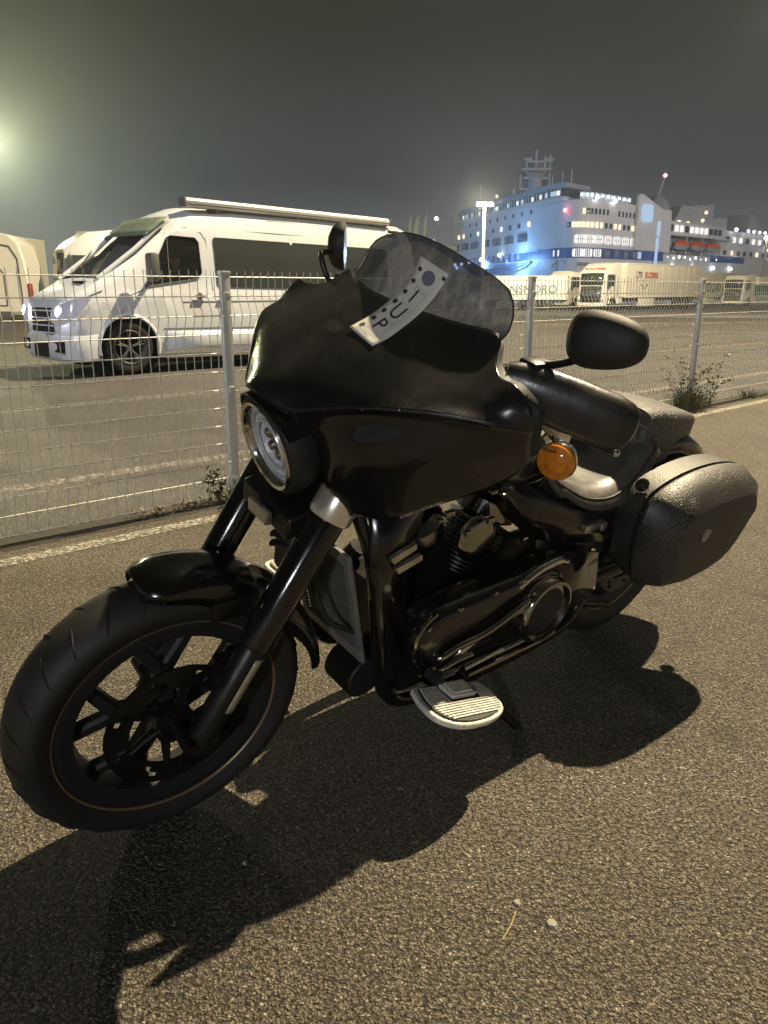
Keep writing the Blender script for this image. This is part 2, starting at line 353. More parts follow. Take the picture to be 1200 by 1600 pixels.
M['creampaint'] = mat('white lorry paint', (0.70, 0.68, 0.60), 0.45, var=0.06, vscale=1.0)
M['tarp'] = mat('trailer curtain', (0.66, 0.63, 0.52), 0.6, var=0.06, vscale=0.6)
M['seam'] = mat('panel gap', (0.07, 0.07, 0.065), 0.7)
M['blackglass'] = mat('dark tinted glass', (0.045, 0.050, 0.048), 0.10, coat=0.5, var=0.2, vscale=1)
M['cabglass'] = glassy('van glass', (0.86, 0.88, 0.87), 0.93, 0.05, dust=(0.5, 0.5, 0.48), dustamt=0.03)
M['trim'] = mat('grey plastic trim', (0.11, 0.11, 0.105), 0.6, var=0.2, vscale=4)
M['interior'] = mat('cab interior', (0.16, 0.16, 0.15), 0.85, var=0.3, vscale=5)
M['greenglass'] = mat('sun visor green tint', (0.16, 0.20, 0.15), 0.18, coat=0.5)
M['headlit'] = glow('lit headlamp', (0.90, 0.88, 1.0), 14.0)
M['lampshell'] = mat('headlamp housing', (0.34, 0.34, 0.38), 0.15, 0.5, emit=(0.8, 0.8, 1.0), estr=0.12)
M['hubcap'] = mat('dark alloy wheel', (0.07, 0.07, 0.07), 0.5, 0.2)
M['skin'] = mat('skin', (0.42, 0.20, 0.13), 0.5, var=0.2, vscale=20)
M['jacket'] = mat('dark jacket', (0.035, 0.037, 0.045), 0.85, var=0.3, vscale=10)
M['hair'] = mat('dark hair', (0.02, 0.017, 0.015), 0.7)
M['redlamp'] = mat('red tail lamp', (0.26, 0.03, 0.02), 0.2, emit=(1, 0.06, 0.03), estr=0.04)
M['greensign'] = mat('green panel print', (0.06, 0.20, 0.14), 0.5)
M['navytext'] = mat('dark grey lettering', (0.09, 0.10, 0.13), 0.5)
M['redtext'] = mat('red lettering', (0.48, 0.10, 0.05), 0.5)
M['cabdark'] = mat('lorry dark trim', (0.045, 0.05, 0.06), 0.35, var=0.4, vscale=3)
M['shipwhite'] = mat('ship white hull', (0.60, 0.59, 0.58), 0.55, var=0.10, vscale=0.12)
M['shipblue'] = mat('ship blue band', (0.045, 0.10, 0.34), 0.5, var=0.3, vscale=0.2)
M['shipgrey'] = mat('ship grey steel', (0.30, 0.31, 0.33), 0.6, var=0.2, vscale=0.5)
M['shipdark'] = mat('ship dark window', (0.05, 0.07, 0.10), 0.2, var=0.4, vscale=1)
M['winlit'] = glow('lit cabin window', (1.0, 0.80, 0.52), 0.95)
M['winlit2'] = glow('lit saloon window', (0.92, 0.88, 0.84), 0.75)
M['wincool'] = glow('lit bridge window', (0.55, 0.75, 1.0), 0.5)
M['orange'] = mat('orange boat canopy', (0.75, 0.13, 0.04), 0.5, var=0.35, vscale=1.0)
M['lampglow'] = glow('lit floodlight', (1.0, 0.80, 0.50), 60)
M['whiteglow'] = glow('lit deck lamp', (0.80, 0.90, 1.0), 9)
M['blueglow'] = glow('lit blue deck lamp', (0.25, 0.50, 1.0), 14)
M['redglow'] = glow('lit red beacon', (1.0, 0.15, 0.18), 6)
M['water'] = mat('harbour water', (0.012, 0.018, 0.024), 0.12, bump=0.6, bscale=1.2, dist=0.2)
M['leaf'] = mat('leaf', (0.070, 0.085, 0.022), 0.6, var=0.6, vscale=30, color2=(0.035, 0.045, 0.012))
M['grass'] = mat('grass blade', (0.085, 0.105, 0.030), 0.7, var=0.6, vscale=20, color2=(0.11, 0.095, 0.04))
M['stem'] = mat('woody stem', (0.10, 0.065, 0.035), 0.8)
M['litter'] = mat('dead leaf', (0.26, 0.19, 0.10), 0.8, var=0.6, vscale=30)
M['straw'] = mat('dry straw', (0.34, 0.27, 0.12), 0.7)
M['pebble'] = mat('pale stone', (0.36, 0.33, 0.27), 0.8, var=0.5, vscale=80)
M['bldg'] = mat('far building', (0.20, 0.20, 0.16), 0.8, var=0.3, vscale=0.2)
M['flagcloth'] = mat('pale flag cloth', (0.42, 0.45, 0.50), 0.8)

def gz(Y): return 0.0 if Y < 14 else -(Y - 14)*0.0096
# ================================================================== SETTING
def sheet(name, pts, z, m, kind='structure', sub=1):
    mb = MB(); mb.add([(x, y, z) for x, y in pts], [tuple(range(len(pts)))]); return tag(mb.build(name, m), kind=kind)
FD = Vector((math.cos(R(41.3)), math.sin(R(41.3)), 0)); FN = Vector((FD.y, -FD.x, 0))   # fence direction, normal to camera
F1 = Vector((-0.87, 4.30, 0))
def fp(s, d=0, z=0): return F1 + FD*s + FN*d + Vector((0, 0, z))
mb = MB(); a = [fp(-30, 0.10), fp(60, 0.10), fp(60, 60), fp(-30, 60)]
mb.add(a, [(0, 1, 2, 3)]); tag(mb.build('pavement', M['asphalt']), kind='structure')
# lorry park: flat near the fence, then falling gently to the quay
mb = MB(); ys = [-40, 0, 8, 14, 30, 60, 108]
rows = [[(x, y, gz(y) - 0.03) for x in (-200, 200)] for y in ys]
mb.grid(rows); tag(mb.build('lorry_park', M['lot']), kind='structure')
mb = MB(); mb.add([fp(-30, -0.14, -0.012), fp(60, -0.14, -0.012), fp(60, 0.12, 0.002), fp(-30, 0.12, 0.002)], [(0, 1, 2, 3)]); tag(mb.build('kerb_strip', M['kerb']), kind='structure')
mb = MB(); mb.add([(-900, 108.2, -1.9), (900, 108.2, -1.9), (900, 1500, -1.9), (-900, 1500, -1.9)], [(0, 1, 2, 3)]); tag(mb.build('water', M['water']), kind='structure')
mb = MB(); mb.box((-200, 107.6, -3.2), (200, 108.4, gz(108) + 0.12)); tag(mb.build('quay_edge', M['shipgrey']), kind='structure')
mb = MB(); mb.add([(-900, 1500, -2), (900, 1500, -2), (900, 1500, 2.5), (-900, 1500, 2.5)], [(0, 1, 2, 3)]); 
# painted lines
def stripe(name, p, q, wdt, m, dz=0.004, z=None):
    p = Vector(p); q = Vector(q); d = (q - p).normalized(); nn = Vector((d.y, -d.x, 0))*wdt/2; mb = MB(); k = 24; rows = []
    for i in range(k + 1):
        c = p + (q - p)*i/k; zz = (gz(c.y) - 0.03 + dz) if z is None else z
        rows.append([(c.x + nn.x, c.y + nn.y, zz), (c.x - nn.x, c.y - nn.y, zz)])
    mb.grid(rows); return tag(mb.build(name, m), kind='structure')
stripe('painted_line', fp(-8, 0.30), fp(22, 0.24), 0.10, M['paintline'], z=0.004)
stripe('painted_line', fp(-8, -1.25), fp(14, -1.1), 0.14, M['paintfaint'])
stripe('painted_line', fp(-6, -4.6), fp(20, -4.3), 0.10, M['paintfaint'])
for Y0, wd in ((20, 0.14), (27, 0.16), (36, 0.18), (47, 0.2)):
    stripe('painted_line', (-6, Y0, 0), (60, Y0 + 16, 0), wd, M['paintfaint'])
stripe('painted_line', (6, 31, 0), (70, 50, 0), 0.5, M['paintyel'])

# ================================================================== FENCE
fence = empty('mesh_fence', F1, R(41.3))
tag(fence, 'galvanised welded wire mesh fence between the parking strip and the lorry park', 'fence')
def fold(z):
    for zc in (1.03, 0.23):
        d = abs(z - zc)
        if d < 0.10: return 0.042*(1 - d/0.10)
    return 0.0
# local: x along the fence, -y toward the camera
def wire_v():
    mb = MB(); zs = [0.02, 0.13, 0.18, 0.23, 0.28, 0.33, 0.93, 0.98, 1.03, 1.08, 1.13, 1.235, 1.262]
    mb.tube([(0, -fold(z), z) for z in zs], 0.0025, 4, cap=False); return mb
def wire_h(L_):
    mb = MB(); mb.tube([(0.02, 0, 0), (L_/2, 0, 0), (L_ - 0.02, 0, 0)], 0.0031, 4, cap=True); return mb
SP = 2.62
vm = hm = None
nv = 0
posts_k = range(-2, 9)
far_mb = MB()
for k in range(-2, 8):
    x0 = k*SP
    in_view = k in (-1, 0, 1, 2, 3)
    for i in range(13):
        z = 0.03 + 0.1*i; fo = fold(z) - (0.0045 if i % 1 == 0 else 0)
        if in_view:
            if hm is None: o = wire_h(SP).build('horizontal_wire', M['wire'], fence); hm = o.data
            else: o = link('horizontal_wire', hm, fence)
            o.location = (x0, -fo, z)
        else: far_mb.tube([(x0 + .02, -fo, z), (x0 + SP - .02, -fo, z)], 0.0027, 4)
    for j in range(52):
        x = x0 + 0.045 + j*0.0496
        if k in (-1, 0, 1, 2) and not (k == -1 and j < 18):
            if vm is None: o = wire_v().build('vertical_wire', M['wire'], fence); vm = o.data
            else: o = link('vertical_wire', vm, fence)
            o.location = (x, random.uniform(-.001, .001), random.uniform(-.003, .003)); o.rotation_euler = (0, random.uniform(-.003, .003), 0); nv += 1
        else:
            far_mb.tube([(x, -fold(z), z) for z in (0.02, 0.13, 0.23, 0.33, 0.93, 1.03, 1.13, 1.262)], 0.0021, 3, cap=False)
o = far_mb.build('wire_panel', M['wire'], fence); o['kind'] = 'stuff'
pm = cm = None
for k in posts_k:
    if pm is None:
        mb = MB(); mb.rbox((-0.027, -0.002, -0.05), (0.027, 0.034, 1.245), 0.006); o = mb.build('post', M['galv'], fence); pm = o.data
        c = MB(); c.rbox((-0.031, -0.006, 1.240), (0.031, 0.038, 1.260), 0.005); cc = c.build('cap', M['galv'], o); cm = cc.data
        b = MB(); 
        for z in (0.13, 0.63, 1.13): b.rbox((-0.018, -0.012, z - .02), (0.018, 0.0, z + .02), 0.003)
        bb = b.build('clamp', M['galv'], o); bm_ = bb.data
    else: o = link('post', pm, fence); link('cap', cm, o); link('clamp', bm_, o)
    o.location = (k*SP, -0.03, 0); o.rotation_euler = (random.uniform(-.006, .006), random.uniform(-.012, .006), 0)
# ================================================================== MOTORCYCLE
# local frames: a = rearward from the front wheel contact, w = left, z = up (leaning on its side stand)
def frame(hd, ln):
    h = Vector((math.cos(R(hd)), math.sin(R(hd)), 0)); l0 = Vector((-h.y, h.x, 0)); z0 = Vector((0, 0, 1))
    U = z0*math.cos(R(ln)) + l0*math.sin(R(ln)); Lf = l0*math.cos(R(ln)) - z0*math.sin(R(ln))
    m = Matrix.Identity(4)
    for i, v in enumerate((h, Lf, U)):
        for j in range(3): m[j][i] = v[j]
    m.translation = Vector((-0.524, 1.541, 0)); return m
MBODY = frame(220, 13); MFRONT = frame(216, 14); REL = MBODY.inverted() @ MFRONT
bike = empty('motorcycle'); bike.matrix_world = MBODY
tag(bike, 'black cruiser motorcycle with batwing fairing and hard side cases leaning on its stand', 'motorcycle')
TB = lambda p: Vector((-p[0], p[1], p[2]))
TF = lambda p: REL @ Vector((-p[0], p[1], p[2]))
def BB(): return MB(TB)
def FB(): return MB(TF)

# ---- front wheel
def wheel(mk, ca, R_, rr, W, name, left_only=False):
    """tyre, rim, hub, spokes; wheel plane w=0, centre (ca, 0, R_)"""
    C = (ca, 0, R_); prof = []
    for k in range(25):
        t = -math.pi*0.86 + k/24*math.pi*1.72
        prof.append((rr + (R_ - rr)*(0.50 + 0.50*math.cos(t)) if abs(t) < math.pi/2 else rr + (R_ - rr)*0.5*(1 + math.cos(t)), W/2*math.sin(t) if abs(t) < math.pi/2 else W/2*math.copysign(1, t)*(1 - 0.31*(abs(t) - math.pi/2))))
    rim = mk(); q = rr
    rim.lathe([(q - .030, -W*.30), (q - .006, -W*.34), (q + .010, -W*.37), (q + .014, -W*.35), (q + .012, -W*.33), (q - .016, -W*.28), (q - .028, -W*.10), (q - .028, W*.10), (q - .016, W*.28), (q + .012, W*.33), (q + .014, W*.35), (q + .010, W*.37), (q - .006, W*.34), (q - .030, W*.30), (q - .038, W*.08), (q - .038, -W*.08), (q - .030, -W*.30)], C, (0, 1, 0), 72)
    ro = rim.build(name, M['rim'], bike, ang=50)
    t = mk(); t.lathe(prof, C, (0, 1, 0), 96); t.build('tyre', M['rubber'], ro)
    s = mk(); s.lathe([(q + .012, W*.385), (q + .014, W*.404), (q + .0165, W*.408)], C, (0, 1, 0), 72); s.lathe([(q + .012, -W*.385), (q + .014, -W*.404), (q + .0165, -W*.408)], C, (0, 1, 0), 72); s.build('rim_stripe', M['rimstripe'], ro)
    hb = mk(); hb.lathe([(0.012, -.075), (.034, -.07), (.038, -.04), (.030, 0), (.038, .04), (.034, .07), (.012, .075)], C, (0, 1, 0), 28, cap=True); hb.build('hub', M['satin'], ro)
    return ro
def spoke(mk, C, a0, split, q):
    """one Y spoke: stem from the hub that forks into two arms to the rim"""
    mb = mk()
    def pt(r, a, w): return (C[0] + r*math.cos(a), w, C[2] + r*math.sin(a))
    def bar(p, q_, h0, h1, w0, w1, wa=0.0, wb=0.0):
        r0, a_0 = p; r1, a_1 = q_
        d = Vector((r1*math.cos(a_1) - r0*math.cos(a_0), 0, r1*math.sin(a_1) - r0*math.sin(a_0))).normalized(); nn = Vector((-d.z, 0, d.x))
        rows = []
        for (r, a, h, wd, wc) in ((r0, a_0, h0, w0, wa), (r1, a_1, h1, w1, wb)):
            c = Vector(pt(r, a, wc)); rows.append([tuple(c + nn*h*x + Vector((0, wd*y, 0))) for x, y in ((-1, -.6), (-.55, -1), (.55, -1), (1, -.6), (1, .6), (.55, 1), (-.55, 1), (-1, .6))])
        mb.grid(rows, True, True)
    bar((.03, a0), (.128, a0 + .03), .023, .020, .022, .018, .012, .012)
    bar((.112, a0 + .07), (q, a0 + split), .017, .014, .015, .017, .012, .0)
    bar((.112, a0 - .02), (q, a0 - split), .017, .014, .015, .017, .012, .0)
    return mb
fw = wheel(FB, 0.0, 0.320, 0.228, 0.132, 'front_wheel')
for k in range(5): spoke(FB, (0, 0, .32), R(20 + 72*k), .32, .203).build('spoke', M['rim'], fw)
# tread grooves
g = FB()
for k in range(26):
    a0 = 2*math.pi*k/26
    for sgn in (1, -1):
        pts = []
        for i in range(7):
            t = sgn*(0.20 + 1.0*i/6); a = a0 + (0.10*i/6 if sgn > 0 else 0.10*i/6 + .12)
            r = .228 + .092*(0.5 + 0.5*math.cos(t)) + .0006; pts.append((r*math.cos(a), .066*math.sin(t), .32 + r*math.sin(a)))
        g.tube(pts, [.0006, .0018, .0024, .0026, .0024, .0018, .0006], 4, flat=0.5)
g.build('tread_groove', M['groove'], fw)['kind'] = 'stuff'
# brake disc: ring with real holes + carrier arms
def disc(mk, C, w, parent, ro=.150, ri=.098):
    d = mk(); n = 40; t = .0025
    rad = [ri, ri + .012, ri + .026, ri + .040, ro]
    for side in (-1, 1):
        for j in range(4):
            for k in range(n):
                if (j in (1, 2)) and ((k*2 + j*3) % 5 == 0): continue
                a, b = 2*math.pi*k/n, 2*math.pi*(k+1)/n
                d.add([(C[0] + r*math.cos(x), w + side*t, C[2] + r*math.sin(x)) for r, x in ((rad[j], a), (rad[j+1], a), (rad[j+1], b), (rad[j], b))], [(0, 1, 2, 3)])
    d.lathe([(ro, -t), (ro, t)], (C[0], w, C[2]), (0, 1, 0), 40)
    o = d.build('brake_disc', M['satin'], parent)
    c = mk()
    for k in range(6):
        a = R(60*k + 15); c.tube([(C[0] + .035*math.cos(a - .3), w - .006, C[2] + .035*math.sin(a - .3)), (C[0] + .07*math.cos(a), w - .004, C[2] + .07*math.sin(a)), (C[0] + .105*math.cos(a + .1), w, C[2] + .105*math.sin(a + .1))], [.012, .010, .008], 6, flat=.4)
    c.lathe([(.03, -.008), (.045, -.008), (.045, .004), (.03, .004)], (C[0], w, C[2]), (0, 1, 0), 24)
    c.build('disc_carrier', M['satin'], parent)
disc(FB, (0, 0, .32), .072, fw)
# ---- fork
def fork(wd, left):
    ax = Vector((.235, 0, .441)).normalized()   # up the leg in (a, z)
    P0 = Vector((.030, wd, .320)); Pt = lambda t: P0 + ax*t
    m = FB(); m.tube([Pt(t) for t in (.23, .235, .535, .54)], [.020, .036, .037, .034], 24)
    m.tube([Pt(t) for t in (.54, .60, .70)], .030, 20)
    leg = m.build('fork_leg', M['gloss'], bike)
    m = FB(); m.tube([Pt(t) for t in (-.015, -.01, .04, .10, .225, .23)], [.018, .026, .030, .0285, .0285, .026], 20)
    m.rbox((P0.x - .02, wd - .024, P0.z - .032), (P0.x + .035, wd + .024, P0.z + .02), .01)
    sl = m.build('slider', M['satin'], leg)
    nrm = Vector((-ax.z, 0, ax.x))
    m = FB(); c = Pt(.135) + Vector((0, .0285 if left else -.0285, 0))
    if left:
        rows = [[tuple(Pt(t) + Vector((0, .031*math.cos(b), 0)) + nrm*(-.031*math.sin(b))) for b in (R(-5), R(15), R(35), R(50))] for t in (.085, .10, .20, .215)]
        m.grid(rows); m.build('reflective_strip', M['reflbar'], leg, solid=.002)
    m = FB(); m.lathe([(.036, -.002), (.043, 0), (.045, .006), (.045, .052), (.043, .058), (.034, .060)], Pt(.535), ax, 28, cap=True)
    m.build('clamp_ring', M['ringmetal'], leg)
    return Pt
fork(.13, True); fork(-.13, False)
m = FB(); 
rows = []
for wv in (-.10, -.05, 0, .05, .10):
    rows.append([(.245 + x, wv, .765 + z) for x, z in ((-.035, -.03), (.035, -.012), (.035, .035), (-.035, .018))])
m.grid(rows, True, True); m.build('lower_yoke', M['satin'], bike, bevel=.006)
m = FB(); m.rbox((.19, -.035, .745), (.205, .045, .775), .004); m.build('yoke_bracket', M['alu'], bike)
m = FB(); m.tube([(.34, 0, .66), (.33, 0, .80), (.39, 0, .98)], .026, 14); m.build('steering_stem', M['satin'], bike)
m = FB(); m.lathe([(.014, -.16), (.014, .16)], (.0, 0, .32), (0, 1, 0), 16, cap=True); m.build('axle', M['satin'], bike)
for s in (1,):
    m = FB(); m.rbox((.075, .060, .385), (.165, .112, .475), .014); m.rbox((.092, .105, .40), (.15, .122, .46), .008); cal = m.build('brake_caliper', M['satin'], bike)
    m = FB(); m.lathe([(.012, 0), (.012, .006), (.004, .008)], (.105, .122, .415), (0, 1, 0), 12, cap=True); m.lathe([(.012, 0), (.012, .006), (.004, .008)], (.135, .122, .448), (0, 1, 0), 12, cap=True); m.build('bolt', M['alu'], cal)
# ---- front fender
m = FB(); rows = []
for k in range(30):
    u = k/29; th = R(101 - 96*u); Rf = .342 + .018*u
    hw = .070*(1 - .45*max(0, 1 - u/.10)**2); skirt = .030 + .045*math.sin(math.pi*min(1, u*1.05))**1.5
    sec = []
    for x, dr in ((-1.0, -skirt), (-1.02, -skirt*.5), (-.99, -.014), (-.82, -.002), (-.45, .006), (0, .010), (.45, .006), (.82, -.002), (.99, -.014), (1.02, -skirt*.5), (1.0, -skirt)):
        r = Rf + dr; sec.append((r*math.cos(th), hw*x, .32 + r*math.sin(th)))
    rows.append(sec)
m.grid(rows); fen = m.build('front_fender', M['gloss'], bike, solid=.004, ang=60)
for s in (1, -1): m = FB(); m.rbox((.07, s*.072 - .004, .56), (.17, s*.072 + .004, .605), .004); m.build('fender_bracket', M['satin'], fen)
for a_, z_ in ((.085, .59), (.15, .575)): m = FB(); m.lathe([(.006, 0), (.006, .005), (.003, .007)], (a_, .076, z_), (0, 1, 0), 10, cap=True); m.build('bolt', M['satin'], fen)
m = FB(); m.tube([(.30, -.02, .50), (.36, -.02, .42), (.385, -.01, .36)], [.03, .026, .012], 8, flat=.35); m.build('fender_stay', M['satin'], fen)

# ---- batwing fairing: control rows (half), mirrored
ROWS = [
 # rear of wing / screen base .. tip        (a, w, z)
 [(.448,0,1.187),(.452,.06,1.187),(.465,.12,1.187),(.487,.18,1.187),(.520,.25,1.186),(.492,.285,1.150),(.470,.325,1.134),(.462,.370,1.136),(.470,.405,1.112)],
 [(.392,0,1.158),(.397,.06,1.158),(.412,.12,1.158),(.436,.18,1.157),(.470,.248,1.152),(.460,.290,1.132),(.448,.332,1.122),(.448,.375,1.122),(.470,.411,1.104)],
 [(.296,0,1.106),(.308,.07,1.110),(.335,.135,1.114),(.366,.19,1.117),(.404,.25,1.117),(.416,.300,1.110),(.424,.345,1.106),(.440,.385,1.104),(.472,.415,1.094)],
 [(.195,0,1.050),(.222,.075,1.052),(.262,.14,1.066),(.300,.20,1.078),(.345,.26,1.086),(.378,.310,1.088),(.405,.355,1.088),(.435,.390,1.086),(.476,.416,1.082)],
 # crease
 [(.162,0,1.024),(.196,.085,1.006),(.236,.15,1.030),(.272,.21,1.052),(.308,.265,1.066),(.345,.315,1.076),(.384,.355,1.078),(.425,.390,1.076),(.478,.416,1.070)],
 [(.200,0,1.010),(.222,.085,.992),(.246,.15,1.012),(.283,.21,1.033),(.320,.262,1.046),(.356,.310,1.056),(.394,.350,1.060),(.432,.386,1.060),(.482,.412,1.060)],
 [(.268,0,.930),(.262,.085,.928),(.252,.15,.945),(.268,.21,.966),(.306,.262,.985),(.350,.308,.998),(.396,.347,1.008),(.436,.384,1.022),(.486,.410,1.045)],
 [(.290,0,.860),(.282,.085,.860),(.262,.15,.880),(.282,.21,.905),(.316,.262,.928),(.366,.306,.950),(.418,.345,.972),(.455,.382,.998),(.492,.407,1.028)],
 [(.285,0,.785),(.286,.085,.787),(.296,.15,.806),(.310,.21,.830),(.334,.262,.846),(.392,.306,.888),(.450,.345,.925),(.490,.382,.968),(.505,.404,1.010)],
]
def shell_rows(nr=49, nc=81):
    full = []
    for r in ROWS:
        half = [Vector(p) for p in r]; f = [Vector((p.x, -p.y, p.z)) for p in half[:0:-1]] + half
        full.append(crv(f, nc))
    cols = [[full[i][j] for i in range(len(full))] for j in range(nc)]
    out = []
    # keep the crease sharp: interpolate above and below separately
    for t in range(nr):
        row = []
        for j in range(nc):
            row.append(None)
        out.append(row)
    up = 25; lo = nr - up
    for j in range(nc):
        A = crv(cols[j][:5], up); B_ = crv(cols[j][4:], lo + 1)[1:]
        for t, p in enumerate(A + B_): out[t][j] = p
    return out
SR = shell_rows()
m = FB(); m.grid(SR[:25]); upper = m.build('fairing', M['fairing'], bike, solid=.004, ang=80)
m = FB()
low = []
for r in SR[24:]: low.append(r)
m.grid(low); m.build('fairing_lower', M['gloss'], upper, solid=.004, ang=80)
# crease lip with beads of water
m = FB(); lip = [SR[24][j] + Vector((-.002, 0, -.001)) for j in range(4, 77)]
m.tube(lip, .0022, 6); m.build('seam_lip', M['satin'], upper)
m = FB()
for j in (45, 46, 48, 50, 52, 55, 58, 60, 65, 66, 67, 69, 72, 74):
    p = SR[24][j] + Vector((-.004, 0, -.001 + random.uniform(-.002, .002))); s = random.uniform(.0010, .0020)
    m.lathe([(s*math.sin(R(x)), -s*math.cos(R(x))) for x in (5, 45, 90, 135, 175)], p, (0, 0, 1), 8)
m.build('water_beads', M['chrome'], upper)
# inner dark liner closing the back
m = FB(); rows = []
for r in (SR[2], SR[14], SR[24], SR[36], SR[46]):
    rows.append([p + Vector((.035, -math.copysign(.012, p.y) if abs(p.y) > .02 else 0, 0)) for p in r])
m.grid(rows); m.build('fairing_liner', M['matte'], upper, solid=.004)
# ---- windscreen
SC = [ [(.446,0,1.180),(.451,.07,1.180),(.466,.135,1.180),(.490,.19,1.180),(.525,.252,1.176)],
       [(.462,0,1.215),(.468,.07,1.214),(.484,.135,1.210),(.508,.19,1.204),(.542,.250,1.192)],
       [(.482,0,1.255),(.488,.07,1.253),(.504,.135,1.246),(.526,.194,1.236),(.552,.243,1.218)],
       [(.500,0,1.290),(.506,.07,1.286),(.522,.130,1.274),(.540,.186,1.260),(.556,.229,1.242)],
       [(.510,0,1.306),(.516,.065,1.301),(.530,.120,1.288),(.546,.174,1.274),(.556,.213,1.258)] ]
rows = []
full = []
for r in SC:
    half = [Vector(p) for p in r]; full.append(crv([Vector((p.x, -p.y, p.z)) for p in half[:0:-1]] + half, 49))
cols = [crv([full[i][j] for i in range(5)], 17) for j in range(49)]
rows = [[cols[j][i] for j in range(49)] for i in range(17)]
m = FB(); m.grid(rows); scr = m.build('windscreen', M['screen'], bike, ang=80)
edge = [rows[i][0] for i in range(0, 17)] + rows[16][1:] + [rows[i][48] for i in range(15, -1, -1)]
m = FB(); m.tube(edge, .0016, 6); m.build('screen_edge', M['darkchrome'], scr)
# ---- headlight, facing forward and slightly down
HC = Vector((.211, 0, .902)); HN = Vector((-.955, 0, -.27)).normalized()
m = FB(); m.lathe([(.098, -.06), (.108, -.045), (.109, -.01), (.104, .006), (.096, .010), (.090, .006), (.088, 0)], HC, HN, 56); hl = m.build('headlight', M['matte'], bike)
m = FB(); m.lathe([(.091, -.004), (.0955, .006), (.092, .014), (.085, .012), (.080, .004), (.078, -.006)], HC, HN, 56); m.build('chrome_ring', M['chrome'], hl)
m = FB(); m.lathe([(.079, -.004), (.066, -.012), (.055, -.006), (.048, -.020), (.030, -.024), (.001, -.026)], HC, HN, 48); m.build('reflector', M['optic'], hl)
m = FB(); m.lathe([(.052, -.004), (.0535, .000), (.052, .003), (.0495, .003), (.048, -.003)], HC, HN, 48); m.lathe([(.070, -.006), (.0715, -.001), (.070, .001), (.068, -.002)], HC, HN, 48); m.build('light_ring', M['ledstrip'], hl)
m = FB(); 
for k in range(6):
    a = R(60*k + 8); u = HN.orthogonal().normalized(); v = HN.cross(u); c = HC + (u*math.cos(a) + v*math.sin(a))*.028 - HN*.022
    m.lathe([(.011, 0), (.013, .006), (.010, .013), (.004, .016)], c, HN, 12, cap=True)
m.lathe([(.010, 0), (.013, .008), (.008, .014)], HC - HN*.036, HN, 14, cap=True)
m.build('projector', M['darkchrome'], hl)
m = FB(); m.lathe([(.079, .006), (.065, .014), (.040, .020), (.015, .0225), (.0005, .023)], HC, HN, 48); m.build('lens', M['lens'], hl)
# hood brow above the headlight
m = FB(); rows = []
for k in range(21):
    a = R(-62 + 124*k/20); u = Vector((0, 1, 0)); v = Vector((HN.z, 0, -HN.x)); 
    if v.z < 0: v = -v
    base = HC + (u*math.sin(a) + v*math.cos(a))*.112
    rows.append([base - HN*.05 + v*.006, base + HN*(.018*math.cos(a*1.3)), base + HN*(.016*math.cos(a*1.3)) - v*.004, base - HN*.05 - v*.004])
m.grid(rows); m.build('headlight_brow', M['gloss'], hl, ang=60)

# ---- handlebar, grips, levers, mirrors
def side_controls(s):
    m = FB(); m.tube(crv([(.43, 0, 1.01), (.45, s*.10, 1.03), (.50, s*.22, 1.10), (.545, s*.30, 1.128), (.60, s*.375, 1.118), (.675, s*.448, 1.085)], 20), .0155, 12); bar = m.build('handlebar', M['chrome'] if s > 0 else M['satin'], bike)
    m = FB(); A = Vector((.600, s*.372, 1.104)); Bv = Vector((.690, s*.458, 1.078)); d = (Bv - A)
    rows = []
    n = 18
    for t, ra, rb in ((-1.0, .010, .012), (-.97, .026, .034), (-.7, .034, .046), (-.3, .036, .050), (.05, .037, .052), (.35, .038, .052), (.65, .037, .052), (.88, .034, .047), (1.0, .027, .038), (1.05, .014, .018)):
        c = A + d*t; u = d.normalized().cross(Vector((0, 0, 1))).normalized(); v = u.cross(d.normalized())
        rows.append([tuple(c + u*math.cos(2*math.pi*k/n)*ra + (v*math.sin(2*math.pi*k/n) + d.normalized()*0)*rb - Vector((0, 0, .012))) for k in range(n)])
    m.grid(rows, True, True); m.build('grip_cover', M['smoothvinyl'], bar)
    m = FB(); m.rbox((.555, s*.318 - .028, 1.085), (.605, s*.318 + .028, 1.140), .012); m.build('switch_housing', M['matte'], bar)
    m = FB(); m.rbox((.535, s*.315 - .022, 1.138), (.590, s*.315 + .024, 1.160), .010); m.build('reservoir', M['satin'], bar)
    m = FB(); m.tube(crv([(.545, s*.315, 1.105), (.565, s*.345, 1.075), (.620, s*.395, 1.040), (.680, s*.425, 1.018), (.700, s*.428, 1.010)], 14), [.009]*13 + [.007], 8, flat=.6); lv = m.build('lever', M['satin'], bar)
    m = FB(); rr = .0095; m.lathe([(rr*math.sin(R(x)), -rr*math.cos(R(x))) for x in (4, 30, 60, 90, 120, 150, 176)], (.706, s*.43, 1.007), (0, 1, 0), 14); m.build('lever_ball', M['chrome'], lv)
    return bar
side_controls(1); side_controls(-1)
